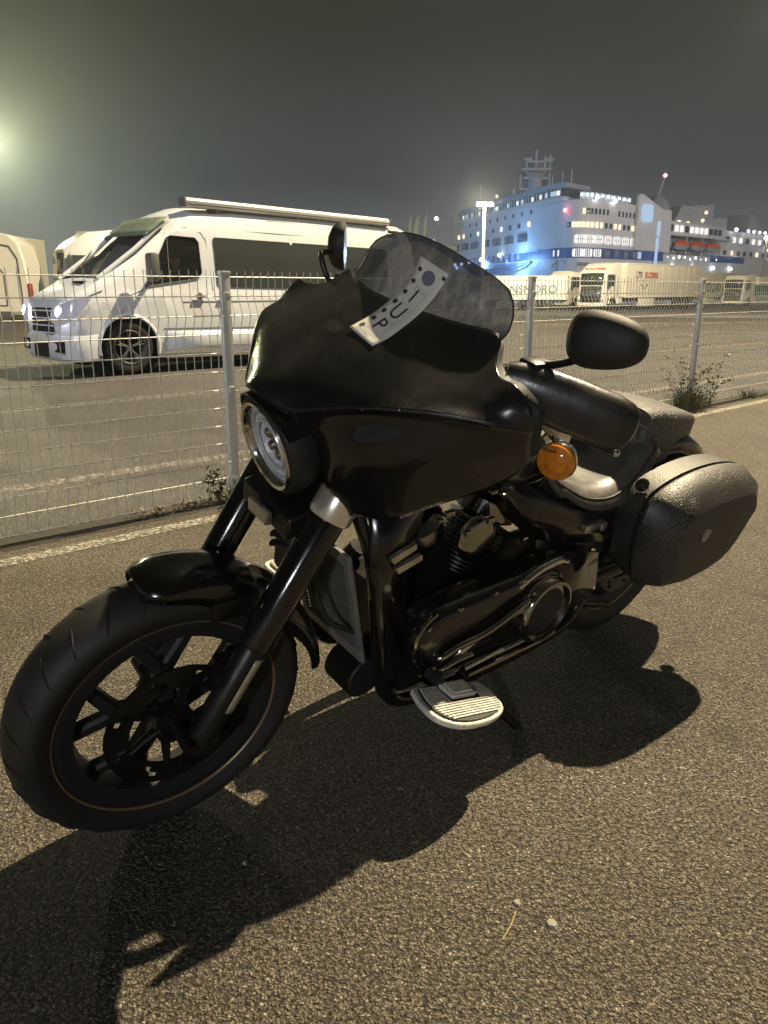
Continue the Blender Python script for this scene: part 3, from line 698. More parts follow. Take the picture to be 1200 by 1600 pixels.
def mirror(C, face, up, hw, hh, stem):
    C = Vector(C); f = Vector(face).normalized(); up = Vector(up); v = (up - f*up.dot(f)).normalized(); u = v.cross(f)
    n = 40; m = FB(); rows = []
    def ring(k, d, sc):
        out = []
        for i in range(n):
            a = 2*math.pi*i/n; ca, sa = math.cos(a), math.sin(a); ex = 2/2.6
            x = math.copysign(abs(ca)**ex, ca)*hw*sc; y = math.copysign(abs(sa)**ex, sa)*hh*sc*(1 - .18*(x/hw))
            out.append(tuple(C + u*x + v*y - f*d))
        return out
    for d, sc in ((-.004, .93), (-.004, 1.0), (.004, 1.03), (.016, .98), (.028, .80), (.036, .50), (.038, .12)): rows.append(ring(0, d, sc))
    m.grid(rows, True, True); mo = m.build('mirror', M['matte'], bike, ang=50)
    m = FB(); m.add(ring(0, -.005, .93), [tuple(range(n))]); m.build('mirror_glass', M['chrome'], mo)
    m = FB(); m.tube(crv(stem, 14), [.010, .009] + [.0068]*10 + [.008, .011], 10); m.build('mirror_stem', M['satin'], mo)
mirror((.590, .430, 1.226), (.80, -.42, -.06), (.25, -.25, 1), .066, .046, [(.560, .318, 1.150), (.570, .350, 1.160), (.575, .395, 1.185), (.580, .425, 1.212)])
mirror((.612, -.425, 1.200), (.80, .62, .10), (-.15, .06, 1), .040, .055, [(.560, -.330, 1.140), (.545, -.370, 1.135), (.535, -.400, 1.185), (.560, -.412, 1.190), (.595, -.425, 1.192)])
# ---- left and right turn signals
def signal(s):
    C = Vector((.640, s*.355, .966)); nrm = Vector((-.86, s*.42, -.12)).normalized()
    m = FB(); m.lathe([(.004, -.036), (.022, -.032), (.037, -.016), (.0395, -.002), (.0395, .004)], C, nrm, 32); sg = m.build('turn_signal', M['chrome'], bike)
    m = FB(); m.lathe([(.0385, .002), (.036, .012), (.026, .016), (.024, .014), (.021, .016), (.010, .019), (.0005, .019)], C, nrm, 32); m.build('lens', M['amber'], sg)
    m = FB(); m.lathe([(.013, -.004), (.014, .016), (.010, .020), (.001, .021)], C, nrm, 16); m.build('bulb', M['amber'], sg)
    m = FB(); m.tube([C - nrm*.03, C - nrm*.036 + Vector((-.025, -s*.006, .03)), Vector((.585, s*.330, 1.048)), Vector((.565, s*.315, 1.085))], .0075, 10); m.build('signal_stem', M['darkchrome'], sg)
    m = FB(); m.tube(crv([C - nrm*.034, (.62, s*.36, .99), (.585, s*.35, 1.005), (.565, s*.33, 1.05)], 12), .0026, 6); m.build('signal_cable', M['matte'], sg)
signal(1); signal(-1)

# ---- tank, seat, pillion
def loft(secs, mk, n=24, ex=2.3):
    """secs: (a, w centre, z centre, half width, half height up, half height down)"""
    rows = []
    for a, wc, zc, hw, hu, hd in secs:
        row = []
        for k in range(n):
            t = 2*math.pi*k/n; c, s = math.cos(t), math.sin(t); e_ = 2/ex
            row.append((a, wc + hw*math.copysign(abs(c)**e_, c), zc + (hu if s > 0 else hd)*math.copysign(abs(s)**e_, s)))
        rows.append(row)
    m = mk(); m.grid(rows, True, True); return m
tank = loft([(.56, 0, .80, .03, .03, .03), (.58, 0, .82, .085, .075, .06), (.66, 0, .83, .135, .105, .09), (.76, 0, .82, .155, .112, .10), (.88, 0, .80, .150, .108, .10), (1.0, 0, .765, .115, .095, .08), (1.10, 0, .72, .065, .07, .05), (1.13, 0, .70, .02, .02, .02)], BB, 36).build('fuel_tank', M['gloss'], bike, ang=60)
loft([(.62, 0, .93, .03, .006, .02), (.66, 0, .938, .042, .012, .02), (.80, 0, .938, .048, .014, .02), (.95, 0, .895, .040, .012, .02), (1.05, 0, .84, .022, .008, .02)], BB, 16).build('tank_console', M['satin'], tank)
m = BB(); m.lathe([(.034, -.01), (.046, 0), (.046, .012), (.040, .018)], (.76, 0, .952), (.1, 0, 1), 28); m.lathe([(.040, .012), (.001, .014)], (.76, 0, .952), (.1, 0, 1), 28); m.build('gauge', M['darkchrome'], tank)
# rider seat: a scooped bucket with a raised back edge
rows = []
for i in range(25):
    u = i/24; a = .93 + .55*u
    hw = .085 + .095*math.sin(math.pi*min(1, .15 + u*.62))
    zt = .835 - .195*math.sin(math.pi*min(1, u*.78 + .02))**1.15 + .06*max(0, u - .72)/.28
    zt = crv([(0, 0, .845), (0, 0, .745), (0, 0, .690), (0, 0, .668), (0, 0, .672), (0, 0, .715), (0, 0, .785)], 25)[i].z
    zt_ = [.835, .80, .755, .715, .688, .675, .672, .680, .705, .745, .785][min(10, int(u*10))] if False else zt
    row = []
    for k in range(21):
        x = -1 + 2*k/20; edge_ = max(0, abs(x) - .72)/.28
        z = zt + .015*abs(x)**2*(1 if u > .2 else 0) - .045*edge_**1.6
        row.append((a, hw*x*(1 + .10*edge_), z))
    rows.append(row)
m = BB(); m.grid(rows); seat = m.build('rider_seat', M['seatdust'], bike, solid=.012, ang=70)
m = BB(); m.tube(crv([(r[19][0], r[19][1] + .006, r[19][2] + .004) for r in rows[::3]], 30), .0035, 6); m.build('seat_piping', M['matte'], seat)
loft([(1.44, 0, .74, .10, .06, .08), (1.455, 0, .80, .122, .068, .12), (1.52, 0, .805, .126, .064, .15), (1.62, 0, .798, .118, .054, .15), (1.72, 0, .790, .100, .042, .12), (1.80, 0, .782, .078, .030, .08), (1.84, 0, .775, .060, .022, .04), (1.85, 0, .772, .05, .012, .02)], BB, 40, 5).build('pillion_seat', M['vinyl'], bike, ang=60)
# side of the seat and frame cover below
m = BB()
rows = [[(.86, s_, .80), (.95, s_, .745), (1.10, s_, .66), (1.28, s_, .63), (1.42, s_, .66), (1.50, s_, .72)] for s_ in (.10, .155)]
m.grid([[(.84, .10, .775), (.95, .140, .725), (1.10, .172, .660), (1.28, .178, .635), (1.42, .16, .67), (1.52, .12, .73)], [(.84, .11, .74), (.95, .150, .66), (1.10, .175, .60), (1.28, .180, .575), (1.42, .165, .58), (1.52, .14, .60)], [(.86, .11, .66), (.96, .145, .58), (1.10, .165, .54), (1.28, .170, .51), (1.40, .155, .50), (1.50, .14, .50)]])
m.build('side_cover', M['gloss'], bike, solid=.01, ang=70)
m = BB(); m.rbox((1.14, .178, .575), (1.20, .198, .600), .006); m.lathe([(.016, 0), (.016, .02), (.006, .022)], (1.225, .180, .582), (0, 1, 0), 16, cap=True); m.build('cover_latch', M['alu'], bike)
# rear fender
m = BB(); rows = []
for k in range(26):
    th = R(118 - 128*k/25); rr_ = .372 + .068*math.sin(math.pi*min(1, (k/25)*1.1))**.7; sec = []
    for x, dr in ((-1, -.07), (-1, -.03), (-.93, -.01), (-.6, .004), (0, .012), (.6, .004), (.93, -.01), (1, -.03), (1, -.07)):
        sec.append((1.625 + (rr_ + dr)*math.cos(th), .112*x, .335 + (rr_ + dr)*math.sin(th)))
    rows.append(sec)
m.grid(rows); rf = m.build('rear_fender', M['gloss'], bike, solid=.004, ang=60)
m = BB()
for k in range(9): 
    th = R(random.uniform(35, 60)); m.lathe([(.0012, 0), (.0022, .0012), (.0012, .0026)], (1.625 + .386*math.cos(th), random.uniform(-.03, .09), .335 + .386*math.sin(th)), (0, 0, 1), 8, cap=True)
m.build('water_beads', M['chrome'], rf)
m = BB()
for s in (1, -1): m.tube([(1.25, s*.125, .50), (1.45, s*.125, .66), (1.80, s*.125, .64)], .012, 8)
m.build('fender_strut', M['satin'], rf)
m = BB(); m.lathe([(.02, -.01), (.024, 0), (.02, .02), (.005, .025)], (1.95, .17, .62), (.8, .5, 0), 18, cap=True); m.build('rear_signal', M['amber'], rf)
# rear wheel
rw = wheel(BB, 1.625, .329, .205, .175, 'rear_wheel')
for k in range(5): spoke(BB, (1.625, 0, .329), R(10 + 72*k), .34, .180).build('spoke', M['rim'], rw)
disc(BB, (1.625, 0, .329), .085, rw, .14, .09)
# ---- side cases
def case(s):
    # cross-section rings from inner to outer; outline in (a, z)
    def ring(w_, a0, a1, z0, z1, dome, drop=0.0, n=7, r=.045):
        pts = []
        # front edge up, domed top, rear, bottom
        base = [(a0 + .03, z0 + .03), (a0, z0 + .12), (a0 - .01, z1 - .07), (a0 + .03, z1 - .008), (a0 + (a1-a0)*.30, z1 + dome*.8), (a0 + (a1-a0)*.62, z1 + dome), (a1 - .05, z1 + dome*.25), (a1, z1 - .05), (a1 - .012, z0 + .15), (a1 - .07, z0 + .055), (a1 - .16, z0 + .012), (a0 + .09, z0)]
        P_ = [Vector((a, s*w_, z)) for a, z in base]; c = crv(P_ + [P_[0]], 49)[:-1]
        return [tuple(p) for p in c]
    R1 = ring(.165, 1.34, 1.84, .44, .678, .030); R2 = ring(.18, 1.315, 1.865, .42, .697, .036); R3 = ring(.248, 1.305, 1.870, .40, .699, .036)
    m = BB(); m.grid([R1, R2, R3], True, True); base = m.build('side_case', M['bag'], bike, ang=50)
    S1 = ring(.250, 1.325, 1.860, .41, .689, .034); S2 = ring(.256, 1.325, 1.860, .41, .689, .034)
    m = BB(); m.grid([S1, S2], True, True); m.build('case_seam', M['seam'], base)
    L1 = ring(.257, 1.312, 1.868, .395, .699, .034); L2 = ring(.270, 1.306, 1.872, .39, .702, .034); L3 = ring(.335, 1.335, 1.845, .405, .680, .022); L4 = ring(.362, 1.375, 1.805, .425, .655, .014); L5 = ring(.366, 1.390, 1.790, .44, .643, .010)
    m = BB(); m.grid([L1, L2, L3, L4], True, False); m.build('case_lid', M['bag'], base, ang=50)
    m = BB(); m.grid([L4, L5], True, True); fc = m.build('case_face', M['bagface'], base, ang=50)
    # emblem: bar-and-shield-like plate, slanted bars
    m = BB(); c = (1.50, .577); pts = [(c[0] + x*.9, c[1] + z*.9) for x, z in ((-.026, 0), (-.014, .022), (.014, .022), (.026, 0), (.014, -.022), (-.014, -.022))]
    m.prism(pts, lambda u, v, d: (u, s*d, v), .366, .3685); em = m.build('emblem', M['darkchrome'], base)
    for k in (-1, 0, 1):
        m = BB(); x = c[0] + k*.013
        m.prism([(x - .011, c[1] - .012), (x - .006, c[1] - .014), (x + .011, c[1] + .012), (x + .006, c[1] + .014)], lambda u, v, d: (u, s*d, v), .3688, .3705); m.build('emblem_bar', M['alu'], em)
    m = BB(); m.lathe([(.019, -.004), (.021, .002), (.014, .004), (.012, 0), (.001, 0)], (1.335, s*.215, .70), (-.8, 0, .6), 20); m.build('lock', M['darkchrome'], base)
    
case(1); case(-1)

# ---- engine and frame
m = BB(); m.rbox((.56, -.16, .20), (1.16, .15, .46), .04); eng = m.build('engine', M['satin'], bike)
def cyl(ang_, base):
    d = Vector((math.sin(R(ang_)), 0, math.cos(R(ang_)))); m = BB(); b = Vector(base)
    prof = []
    for k in range(13): prof += [(.055, .012*k), (.085, .012*k + .001), (.085, .012*k + .004), (.055, .012*k + .005)]
    m.lathe(prof, b, d, 28); c = m.build('cylinder', M['satin'], eng, ang=30)
    m = BB(); e2 = b + d*.16; m.lathe([(.07, 0), (.088, .01), (.09, .05), (.07, .075), (.04, .082)], e2, d, 24, cap=True); m.build('rocker_cover', M['darkchrome'], c)
cyl(-22, (.72, 0, .44)); cyl(22, (.86, 0, .44))
m = BB(); m.lathe([(.062, 0), (.068, .012), (.058, .024), (.04, .028)], (.79, .10, .60), (0, 1, 0), 28, cap=True); m.build('horn_cover', M['darkchrome'], eng)
# primary cover: long capsule on the left
def capsule(a0, z0, r0, a1, z1, r1, n=16):
    pts = []
    th = math.atan2(z1 - z0, a1 - a0)
    for k in range(n + 1): t = th + math.pi/2 + math.pi*k/n; pts.append((a0 + r0*math.cos(t), z0 + r0*math.sin(t)))
    for k in range(n + 1): t = th - math.pi/2 + math.pi*k/n; pts.append((a1 + r1*math.cos(t), z1 + r1*math.sin(t)))
    return pts
m = BB(); rows = []
for w_, ins in ((.14, .0), (.185, .0), (.205, .006), (.217, .018), (.220, .034)):
    rows.append([(p[0], w_, p[1]) for p in capsule(.620, .405, .092 - ins, .985, .400, .118 - ins)])
m.grid(rows, True, True); pc = m.build('primary_cover', M['gloss'], bike, ang=35)
m = BB(); m.tube([(p[0], .206, p[1]) for p in capsule(.620, .405, .088, .985, .400, .114)][2:17] , .0055, 8); m.build('cover_rim', M['darkchrome'], pc)
m = BB(); m.lathe([(.100, 0), (.100, .028), (.094, .036), (.086, .038), (.084, .026), (.001, .024)], (.985, .215, .395), (0, 1, 0), 44); dc = m.build('derby_cover', M['darkchrome'], pc)
m = BB(); m.lathe([(.083, .0255), (.001, .0265)], (.985, .215, .395), (0, 1, 0), 40); m.build('derby_face', M['matte'], dc)
for a_, z_ in ((.56, .47), (.66, .495), (.78, .506), (.89, .512), (.56, .335), (.70, .305), (.84, .292)): m = BB(); m.lathe([(.007, 0), (.007, .006), (.003, .008)], (a_, .214, z_ - .01), (0, 1, 0), 10, cap=True); m.build('cover_bolt', M['darkchrome'], pc)
m = BB(); m.tube(crv([(.60, .226, .36), (.66, .232, .385), (.76, .236, .40), (.90, .238, .455)], 16), [.004] + [.011]*14 + [.006], 10); m.build('shift_linkage', M['darkchrome'], pc)
m = BB(); m.tube(crv([(.60, .228, .31), (.64, .238, .345), (.71, .240, .35)], 10), .009, 10); m.tube([(.60, .228, .31), (.585, .25, .30)], .010, 10); m.build('shift_lever', M['darkchrome'], pc)
m = BB()
for k in range(5): m.lathe([(.010, 0), (.015, .003), (.015, .006), (.010, .009)], (.575, .225 + .010*k, .335), (0, 1, 0), 14, cap=True)
m.build('shift_peg', M['matte'], pc)
m = BB(); m.tube([(.72, .235, .275), (1.0, .235, .285), (1.06, .235, .30)], .007, 8); m.build('stand_rod', M['darkchrome'], pc)
m = BB(); m.tube(crv([(.655, .222, .335), (.70, .228, .375), (.80, .230, .405), (.90, .226, .43), (.955, .222, .445)], 18), [.005, .008, .010] + [.013]*12 + [.012, .010, .006], 12); m.build('glint_tube', M['chrome'], bike)  # chrome tube added for the bright ground reflection along the primary cover
m = BB(); m.tube(crv([(.86, .208, .475), (.95, .208, .515), (1.04, .204, .522), (1.09, .196, .50)], 14), [.004] + [.014]*12 + [.008], 12); m.build('upper_glint_tube', M['chrome'], bike)  # second added tube, shaped as the upper reflection streak on the cover
m = BB(); m.tube([(.70, .236, .302), (.84, .238, .318)], .006, 8); m.build('link_rod', M['chrome'], bike)
# radiator
m = BB()
def RD(u, v, d): # u across (w), v 0..1 up, d forward
    return (.440 - .092*v - d, u, .355 + .315*v)
def rbar(m, u0, u1, v0, v1, d0, d1):
    m.add([RD(u0, v0, d0), RD(u1, v0, d0), RD(u1, v1, d0), RD(u0, v1, d0), RD(u0, v0, d1), RD(u1, v0, d1), RD(u1, v1, d1), RD(u0, v1, d1)], [(0,1,2,3),(4,7,6,5),(0,4,5,1),(1,5,6,2),(2,6,7,3),(3,7,4,0)])
for a_ in ((-.10, .145, 0, .10), (-.10, .145, .90, 1.0), (-.10, -.075, .10, .90), (.12, .145, .10, .90)): rbar(m, *a_, -.004, .010)
rad = m.build('radiator', M['radgrey'], bike, bevel=.004)
m = BB(); rbar(m, -.075, .12, .10, .90, -.02, -.004); m.build('radiator_core', M['groove'], rad)
fm = None
for k in range(26):
    m = BB(); v = .11 + .78*k/25; rbar(m, -.075, .12, v, v + .010, -.003, .006)
    m.build('fin', M['radgrey'], rad)
m = BB(); m.lathe([(.052, -.05), (.056, -.045), (.056, .045), (.052, .05)], (.515, .03, .235), (0, 1, 0), 30, cap=True)
ofl = m.build('oil_filter', M['matte'], bike)
m = BB()
for k in range(14): m.lathe([(.056, 0), (.061, .001), (.061, .003), (.056, .004)], (.515, -.02 + .007*k, .235), (0, 1, 0), 30)
m.build('filter_ribs', M['satin'], ofl)
# down tubes, cradle, upper frame
m = BB()
for s in (1, -1):
    m.tube(crv([(.40, s*.03, .84), (.385, s*.10, .76), (.42, s*.145, .62), (.485, s*.150, .33), (.52, s*.15, .24), (.60, s*.15, .185), (.85, s*.15, .17), (1.25, s*.14, .19), (1.35, s*.13, .30)], 40), .019, 12)
m.tube([(.36, 0, .84), (.60, 0, .83), (1.05, 0, .62), (1.25, 0, .50)], .024, 12)
m.build('frame', M['gloss'], bike)
m = BB(); m.grid([[(.375, .152, .80), (.40, .155, .60), (.49, .158, .30)], [(.52, .165, .80), (.50, .165, .60), (.555, .165, .28)]]); m.build('frame_cover', M['gloss'], bike, solid=.012)
for (a_, z_, l_, dz_) in ((.43, .665, .07, .022), (.45, .635, .075, .018)):
    m = BB(); m.prism([(a_, z_), (a_ + l_, z_ + dz_), (a_ + l_ + .004, z_ + dz_ - .014), (a_ + .012, z_ - .016)], lambda u, v, d: (u, d, v), .170, .182); m.build('chrome_bracket', M['alu'], bike)
for k in range(8): 
    m = BB(); c = (random.uniform(.55, .80), random.uniform(.14, .18), random.uniform(.66, .76)); m.rbox((c[0], c[1], c[2]), (c[0] + random.uniform(.01, .03), c[1] + .012, c[2] + random.uniform(.006, .016)), .002); m.build('wiring_clip', M['darkchrome'], bike)
m = BB(); m.tube(crv([(.36, .06, .72), (.30, .08, .62), (.33, .11, .50), (.42, .13, .44)], 16), .007, 8); m.tube(crv([(.34, -.03, .70), (.25, .04, .60), (.20, .12, .50), (.14, .12, .44)], 16), .005, 8); m.build('brake_hose', M['matte'], bike)
for k, (p_, q_) in enumerate((((.33, -.125, .60), (.35, -.08, .61)), ((.335, -.13, .57), (.35, -.08, .585)))):
    m = BB(); m.tube([p_, q_, (.40, -.06, q_[2])], [.017, .014, .012], 10, flat=.5); m.build('horn', M['satin'], bike)
m = BB(); m.rbox((.34, -.14, .50), (.42, -.02, .66), .02); m.build('regulator', M['matte'], bike)
# swing arm, shock cover, belt guard, exhaust on the right
m = BB(); m.tube([(1.20, .11, .30), (1.40, .12, .33), (1.63, .125, .33)], [.032, .028, .022], 12); m.tube([(1.20, -.11, .30), (1.40, -.12, .33), (1.63, -.125, .33)], [.032, .028, .022], 12); m.build('swing_arm', M['satin'], bike)
m = BB(); m.tube(crv([(.60, -.12, .50), (.56, -.20, .34), (.75, -.23, .24), (1.10, -.24, .22)], 20), .026, 14); m.tube([(1.08, -.24, .22), (1.12, -.24, .22), (1.70, -.25, .26), (1.90, -.25, .28)], [.03, .045, .05, .046], 18); m.build('exhaust', M['satin'], bike)
m = BB(); m.grid([[(1.05, .16, .52), (1.18, .17, .50), (1.30, .16, .46)], [(1.08, .165, .40), (1.20, .17, .36), (1.34, .16, .34)], [(1.10, .15, .30), (1.22, .15, .26), (1.36, .14, .26)]]); m.build('belt_guard', M['gloss'], bike, solid=.012)
m = BB(); m.tube([(1.24, .12, .33), (1.36, .13, .24), (1.50, .14, .20)], .012, 8); m.build('passenger_peg', M['satin'], bike)
m = BB(); m.tube([(.80, .14, .20), (.90, .30, .075), (.935, .335, .032)], [.016, .014, .012], 10); m.tube([(.93, .33, .033), (1.0, .35, .026)], [.016, .012], 8, flat=.4); m.build('side_stand', M['satin'], bike)
# ---- floorboards
def floorboard(s):
    O_ = Vector((.49, s*.272, .342)); ux = Vector((.966, 0, -.258)); uy = Vector((-.03, s*1, -.03)).normalized(); un = Vector((.258, 0, .966))
    def f(u, v, d): return O_ + ux*u + uy*v + un*d
    out = crv([(0, -.012, 0), (-.018, .045, 0), (-.008, .100, 0), (.050, .132, 0), (.150, .132, 0), (.225, .105, 0), (.248, .050, 0), (.238, -.006, 0)], 26)
    poly = [(p.x, p.y) for p in out]
    m = BB(); m.prism(poly, f, -.014, 0.0); fb = m.build('floorboard', M['board'], bike, bevel=.003)
    inn = [(.119 + (x - .119)*.90, .058 + (y - .058)*.87) for x, y in poly]
    m = BB(); m.prism(inn, f, 0.0, .004); m.build('rubber_pad', M['matte'], fb)
    n = 15
    for k in range(n):
        v = .000 + .108*k/(n-1)
        xs = [x for i in range(len(inn)) for x in ([inn[i][0] + (inn[(i+1) % len(inn)][0] - inn[i][0])*(v - inn[i][1])/(inn[(i+1) % len(inn)][1] - inn[i][1])] if (inn[i][1] - v)*(inn[(i+1) % len(inn)][1] - v) < 0 else [])]
        if len(xs) < 2: continue
        lo, hi = min(xs) + .004, max(xs) - .004
        segs = [(lo, hi)] if v > .055 else [(lo, .070), (.185, hi)]
        for a_, b_ in segs:
            if b_ - a_ < .01: continue
            m = BB(); m.prism([(a_, v), (b_, v), (b_, v + .0042), (a_, v + .0042)], f, .004, .0075); m.build('tread_rib', M['board'], fb)
    m = BB(); m.prism([(.078, -.004), (.176, -.004), (.170, .050), (.084, .050)], f, .003, .013); ins = m.build('inset_frame', M['board'], fb, bevel=.002)
    for k in range(5):
        m = BB(); m.prism([(.092, .004 + .008*k), (.162, .004 + .008*k), (.162, .008 + .008*k), (.092, .008 + .008*k)], f, .013, .016); m.build('inset_rib', M['board'], fb)
    m = BB(); m.tube([f(.12, -.01, -.012), f(.12, -.08, -.03), f(.12, -.14, -.03)], .012, 8); m.build('board_mount', M['satin'], fb)
floorboard(1); floorboard(-1)

# ================================================================== BOARDING TICKET lying on the screen and fairing
tk = empty('boarding_ticket'); tk.matrix_world = MFRONT
tag(tk, 'curved white paper boarding ticket reading 1 U P stuck on the motorcycle windscreen', 'ticket')
Lc = crv([(.492, .030, 1.275), (.483, .030, 1.249), (.469, .030, 1.224), (.447, .030, 1.201), (.416, .030, 1.177), (.386, .030, 1.158), (.346, .030, 1.139)], 33)
Rc = crv([(.500, .112, 1.259), (.485, .112, 1.232), (.465, .112, 1.206), (.438, .112, 1.180), (.406, .112, 1.158), (.377, .112, 1.140), (.345, .112, 1.127)], 33)
def tkp(u, v, d=0.0):
    """u 0..1 across from the left edge, v 0..1 down from the top"""
    v = min(max(v, 0), 1); x = v*32; i = min(int(x), 31); f = x - i
    A = Lc[i].lerp(Lc[i+1], f); B_ = Rc[i].lerp(Rc[i+1], f); t = (Lc[i+1] - Lc[i]).normalized(); n_ = t.cross((B_ - A).normalized()); 
    if n_.x > 0: n_ = -n_
    p = A.lerp(B_, u) + n_*(d + .003); return Vector((-p.x, p.y, p.z))
def patch(name, u0, u1, v0, v1, m_, d, n=2):
    mb = MB(); mb.grid([[tkp(u0 + (u1-u0)*i/n, v0 + (v1-v0)*j/max(2, int(32*(v1-v0)) + 1), d) for i in range(n+1)] for j in range(max(2, int(32*(v1-v0)) + 1) + 1)]); return mb.build(name, m_, tk)
WD, LN = .080, .212
o = patch('paper_sheet', 0, 1, 0, 1, M['paper'], 0, 6); md = o.modifiers.new('t', 'SOLIDIFY'); md.thickness = .0004
def dot(name, u, v, r, m_):
    mb = MB(); n = 24; mb.add([tkp(u, v, .0006)] + [tkp(u + r/WD*math.cos(2*math.pi*k/n), v + r/LN*math.sin(2*math.pi*k/n), .0006) for k in range(n)], [(0, 1 + k, 1 + (k+1) % n) for k in range(n)]); mb.build(name, m_, tk)
for v in (.125, .275, .42, .55, .675, .80, .915): dot('printed_dot', .15, v, .0056, M['ink'])
dot('hanger_hole', .52, .155, .0172, M['hole'])
for s_, v in (('1', .40), ('U', .60), ('P', .80)):
    text_obj('letter', s_, .046, M['ink'], lambda x, y, z, v=v: tkp(.50 - .02 + x/WD, v - y/LN, .0007), tk, bold=.0003)
for (u0, u1, v0, v1) in ((.28, .80, .285, .288), (.28, .80, .325, .328), (.28, .78, .50, .503), (.28, .78, .70, .703), (.76, .765, .285, .93), (.27, .275, .285, .93), (.27, .765, .925, .928)): patch('ruled_line', u0, u1, v0, v1, M['inkgrey'], .0005)
for v, a_, b_ in ((.30, .34, .55), (.31, .60, .72), (.34, .34, .46), (.715, .60, .72), (.88, .30, .58), (.895, .30, .50), (.945, .12, .55), (.96, .12, .62)): patch('fine_print', a_, b_, v, v + .006, M['inkgrey'], .0005)
patch('print_mark', .88, .99, .045, .085, M['ink'], .0006)
m = MB(lambda p: tkp(p[0], p[1], p[2])); 
mb = MB(); q = [Vector((-.352, .030, 1.128)), Vector((-.345, .095, 1.114))]
mb.add([(-.350, -.012, 1.136), (-.347, .028, 1.134), (-.318, .026, 1.118), (-.322, -.014, 1.120)], [(0, 1, 2, 3)])
tp = MB(); tp.add([tuple(Vector(p) + Vector((.006, 0, .003))) for p in ((-.350, -.030, 1.140), (-.347, .020, 1.136), (-.322, .022, 1.124), (-.325, -.028, 1.127))], [(0, 1, 2, 3)]); tp.build('adhesive_tape', M['tape'], tk)
# ================================================================== CAMPER VAN
VA = R(43.0)
XM = lambda x: (-.3 + (x + .3)*.66 if x < -.3 else x) if x < .3 else .3 + (x - .3)*.862
TX = lambda p: Vector((XM(p[0]), p[1], p[2]))
van = empty('camper_van', (-3.66, 11.2, 0), VA); van.rotation_euler = (0, R(1.0), VA)      # local x rearward along the side, y inward (away from the camera), z up
tag(van, 'white high roof camper van with lit headlamp and long roof awning behind the fence', 'van')
W2 = 1.80
# half-section stations: x, nose inset, floor z, belt z, top z (roof), roof inset
ST = [(-1.10, .42, .30, .62, .80, .20), (-1.08, .26, .26, .72, .93, .16), (-1.00, .12, .22, .82, 1.02, .13), (-.80, .04, .20, .92, 1.10, .12), (-.50, .01, .20, 1.00, 1.20, .13), (-.28, .00, .20, 1.06, 1.30, .14),
      (-.05, .00, .20, 1.10, 1.44, .16), (.30, .00, .20, 1.13, 1.68, .19), (.62, .00, .20, 1.15, 1.93, .22), (.84, .00, .20, 1.15, 2.10, .26), (1.05, .00, .20, 1.15, 2.25, .27), (1.40, .00, .20, 1.15, 2.36, .27), (2.2, 0, .20, 1.15, 2.41, .27), (4.0, 0, .20, 1.15, 2.44, .27), (6.0, 0, .20, 1.15, 2.43, .27), (6.6, .01, .20, 1.15, 2.40, .28), (6.80, .06, .22, 1.15, 2.30, .30), (6.88, .14, .26, 1.10, 2.12, .32)]
def van_section(x, ni, zf, zb, zt, ri):
    h = zt - zb
    half = [(ni + .06, zf), (ni + .01, zf + .10), (ni, zf + (zb - zf)*.5), (ni + .005, zb - .06), (ni + .03, zb), (ni + ri*.35, zb + h*.45), (ni + ri*.62, zb + h*.78), (ni + ri*.95, zb + h*.92), (ni + ri*1.7, zt - .012*min(1, h)), (ni + .75, zt + .02)]
    half = [(min(y, W2/2 - .02), z) for y, z in half]
    return [(x, y, z) for y, z in half] + [(x, W2 - y, z) for y, z in half[::-1]]
secs = []
CS = [Vector(s) for s in []]
def interp(stations, n):
    k = len(stations); out = []
    for i in range(k - 1):
        for j in range(n):
            t = j/n; out.append(tuple(a + (b - a)*t for a, b in zip(stations[i], stations[i+1])))
    out.append(stations[-1]); return out
mb = MB(TX); mb.grid([van_section(*s) for s in interp(ST, 2)], True, True)
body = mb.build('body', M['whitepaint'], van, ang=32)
def cut(o, poly, side):
    """open a hole: split the mesh along a polygon in (x, z) then delete the faces inside it on one side"""
    bm = bmesh.new(); bm.from_mesh(o.data); n = len(poly)
    xs = [p[0] for p in poly]; zs = [p[1] for p in poly]
    for i in range(n):
        p, q = poly[i], poly[(i+1) % n]; d = Vector((q[0] - p[0], 0, q[1] - p[1])); nn = Vector((d.z, 0, -d.x))
        fs = [f for f in bm.faces if side(f.calc_center_median()) and min(v.co.x for v in f.verts) < max(xs) + .05 and max(v.co.x for v in f.verts) > min(xs) - .05 and max(v.co.z for v in f.verts) > min(zs) - .05 and min(v.co.z for v in f.verts) < max(zs) + .05]
        g = list({e for f in fs for e in f.edges} | {v for f in fs for v in f.verts}) + fs
        bmesh.ops.bisect_plane(bm, geom=g, plane_co=Vector((p[0], 0, p[1])), plane_no=nn, dist=1e-5)
    def inside(x, z):
        c = False
        for i in range(n):
            (x1, z1), (x2, z2) = poly[i], poly[(i+1) % n]
            if (z1 > z) != (z2 > z) and x < (x2 - x1)*(z - z1)/(z2 - z1) + x1: c = not c
        return c
    dl = [f for f in bm.faces if side(f.calc_center_median()) and inside(f.calc_center_median().x, f.calc_center_median().z)]
    bmesh.ops.delete(bm, geom=dl, context='FACES'); bm.to_mesh(o.data); bm.free()
near = lambda c: c.y < .45
def ywall(x, z):
    """inset of the near side wall at (x, z)"""
    s = None
    for a, b in zip(ST[:-1], ST[1:]):
        if a[0] <= x <= b[0]: t = (x - a[0])/(b[0] - a[0]); s = [p + (q - p)*t for p, q in zip(a, b)]; break
    s = s or ST[-1]; sec = van_section(*s)[:10]
    for p, q in zip(sec[:-1], sec[1:]):
        if p[2] <= z <= q[2]: return p[1] + (q[1] - p[1])*(z - p[2])/max(q[2] - p[2], 1e-6)
    return sec[-1][1]
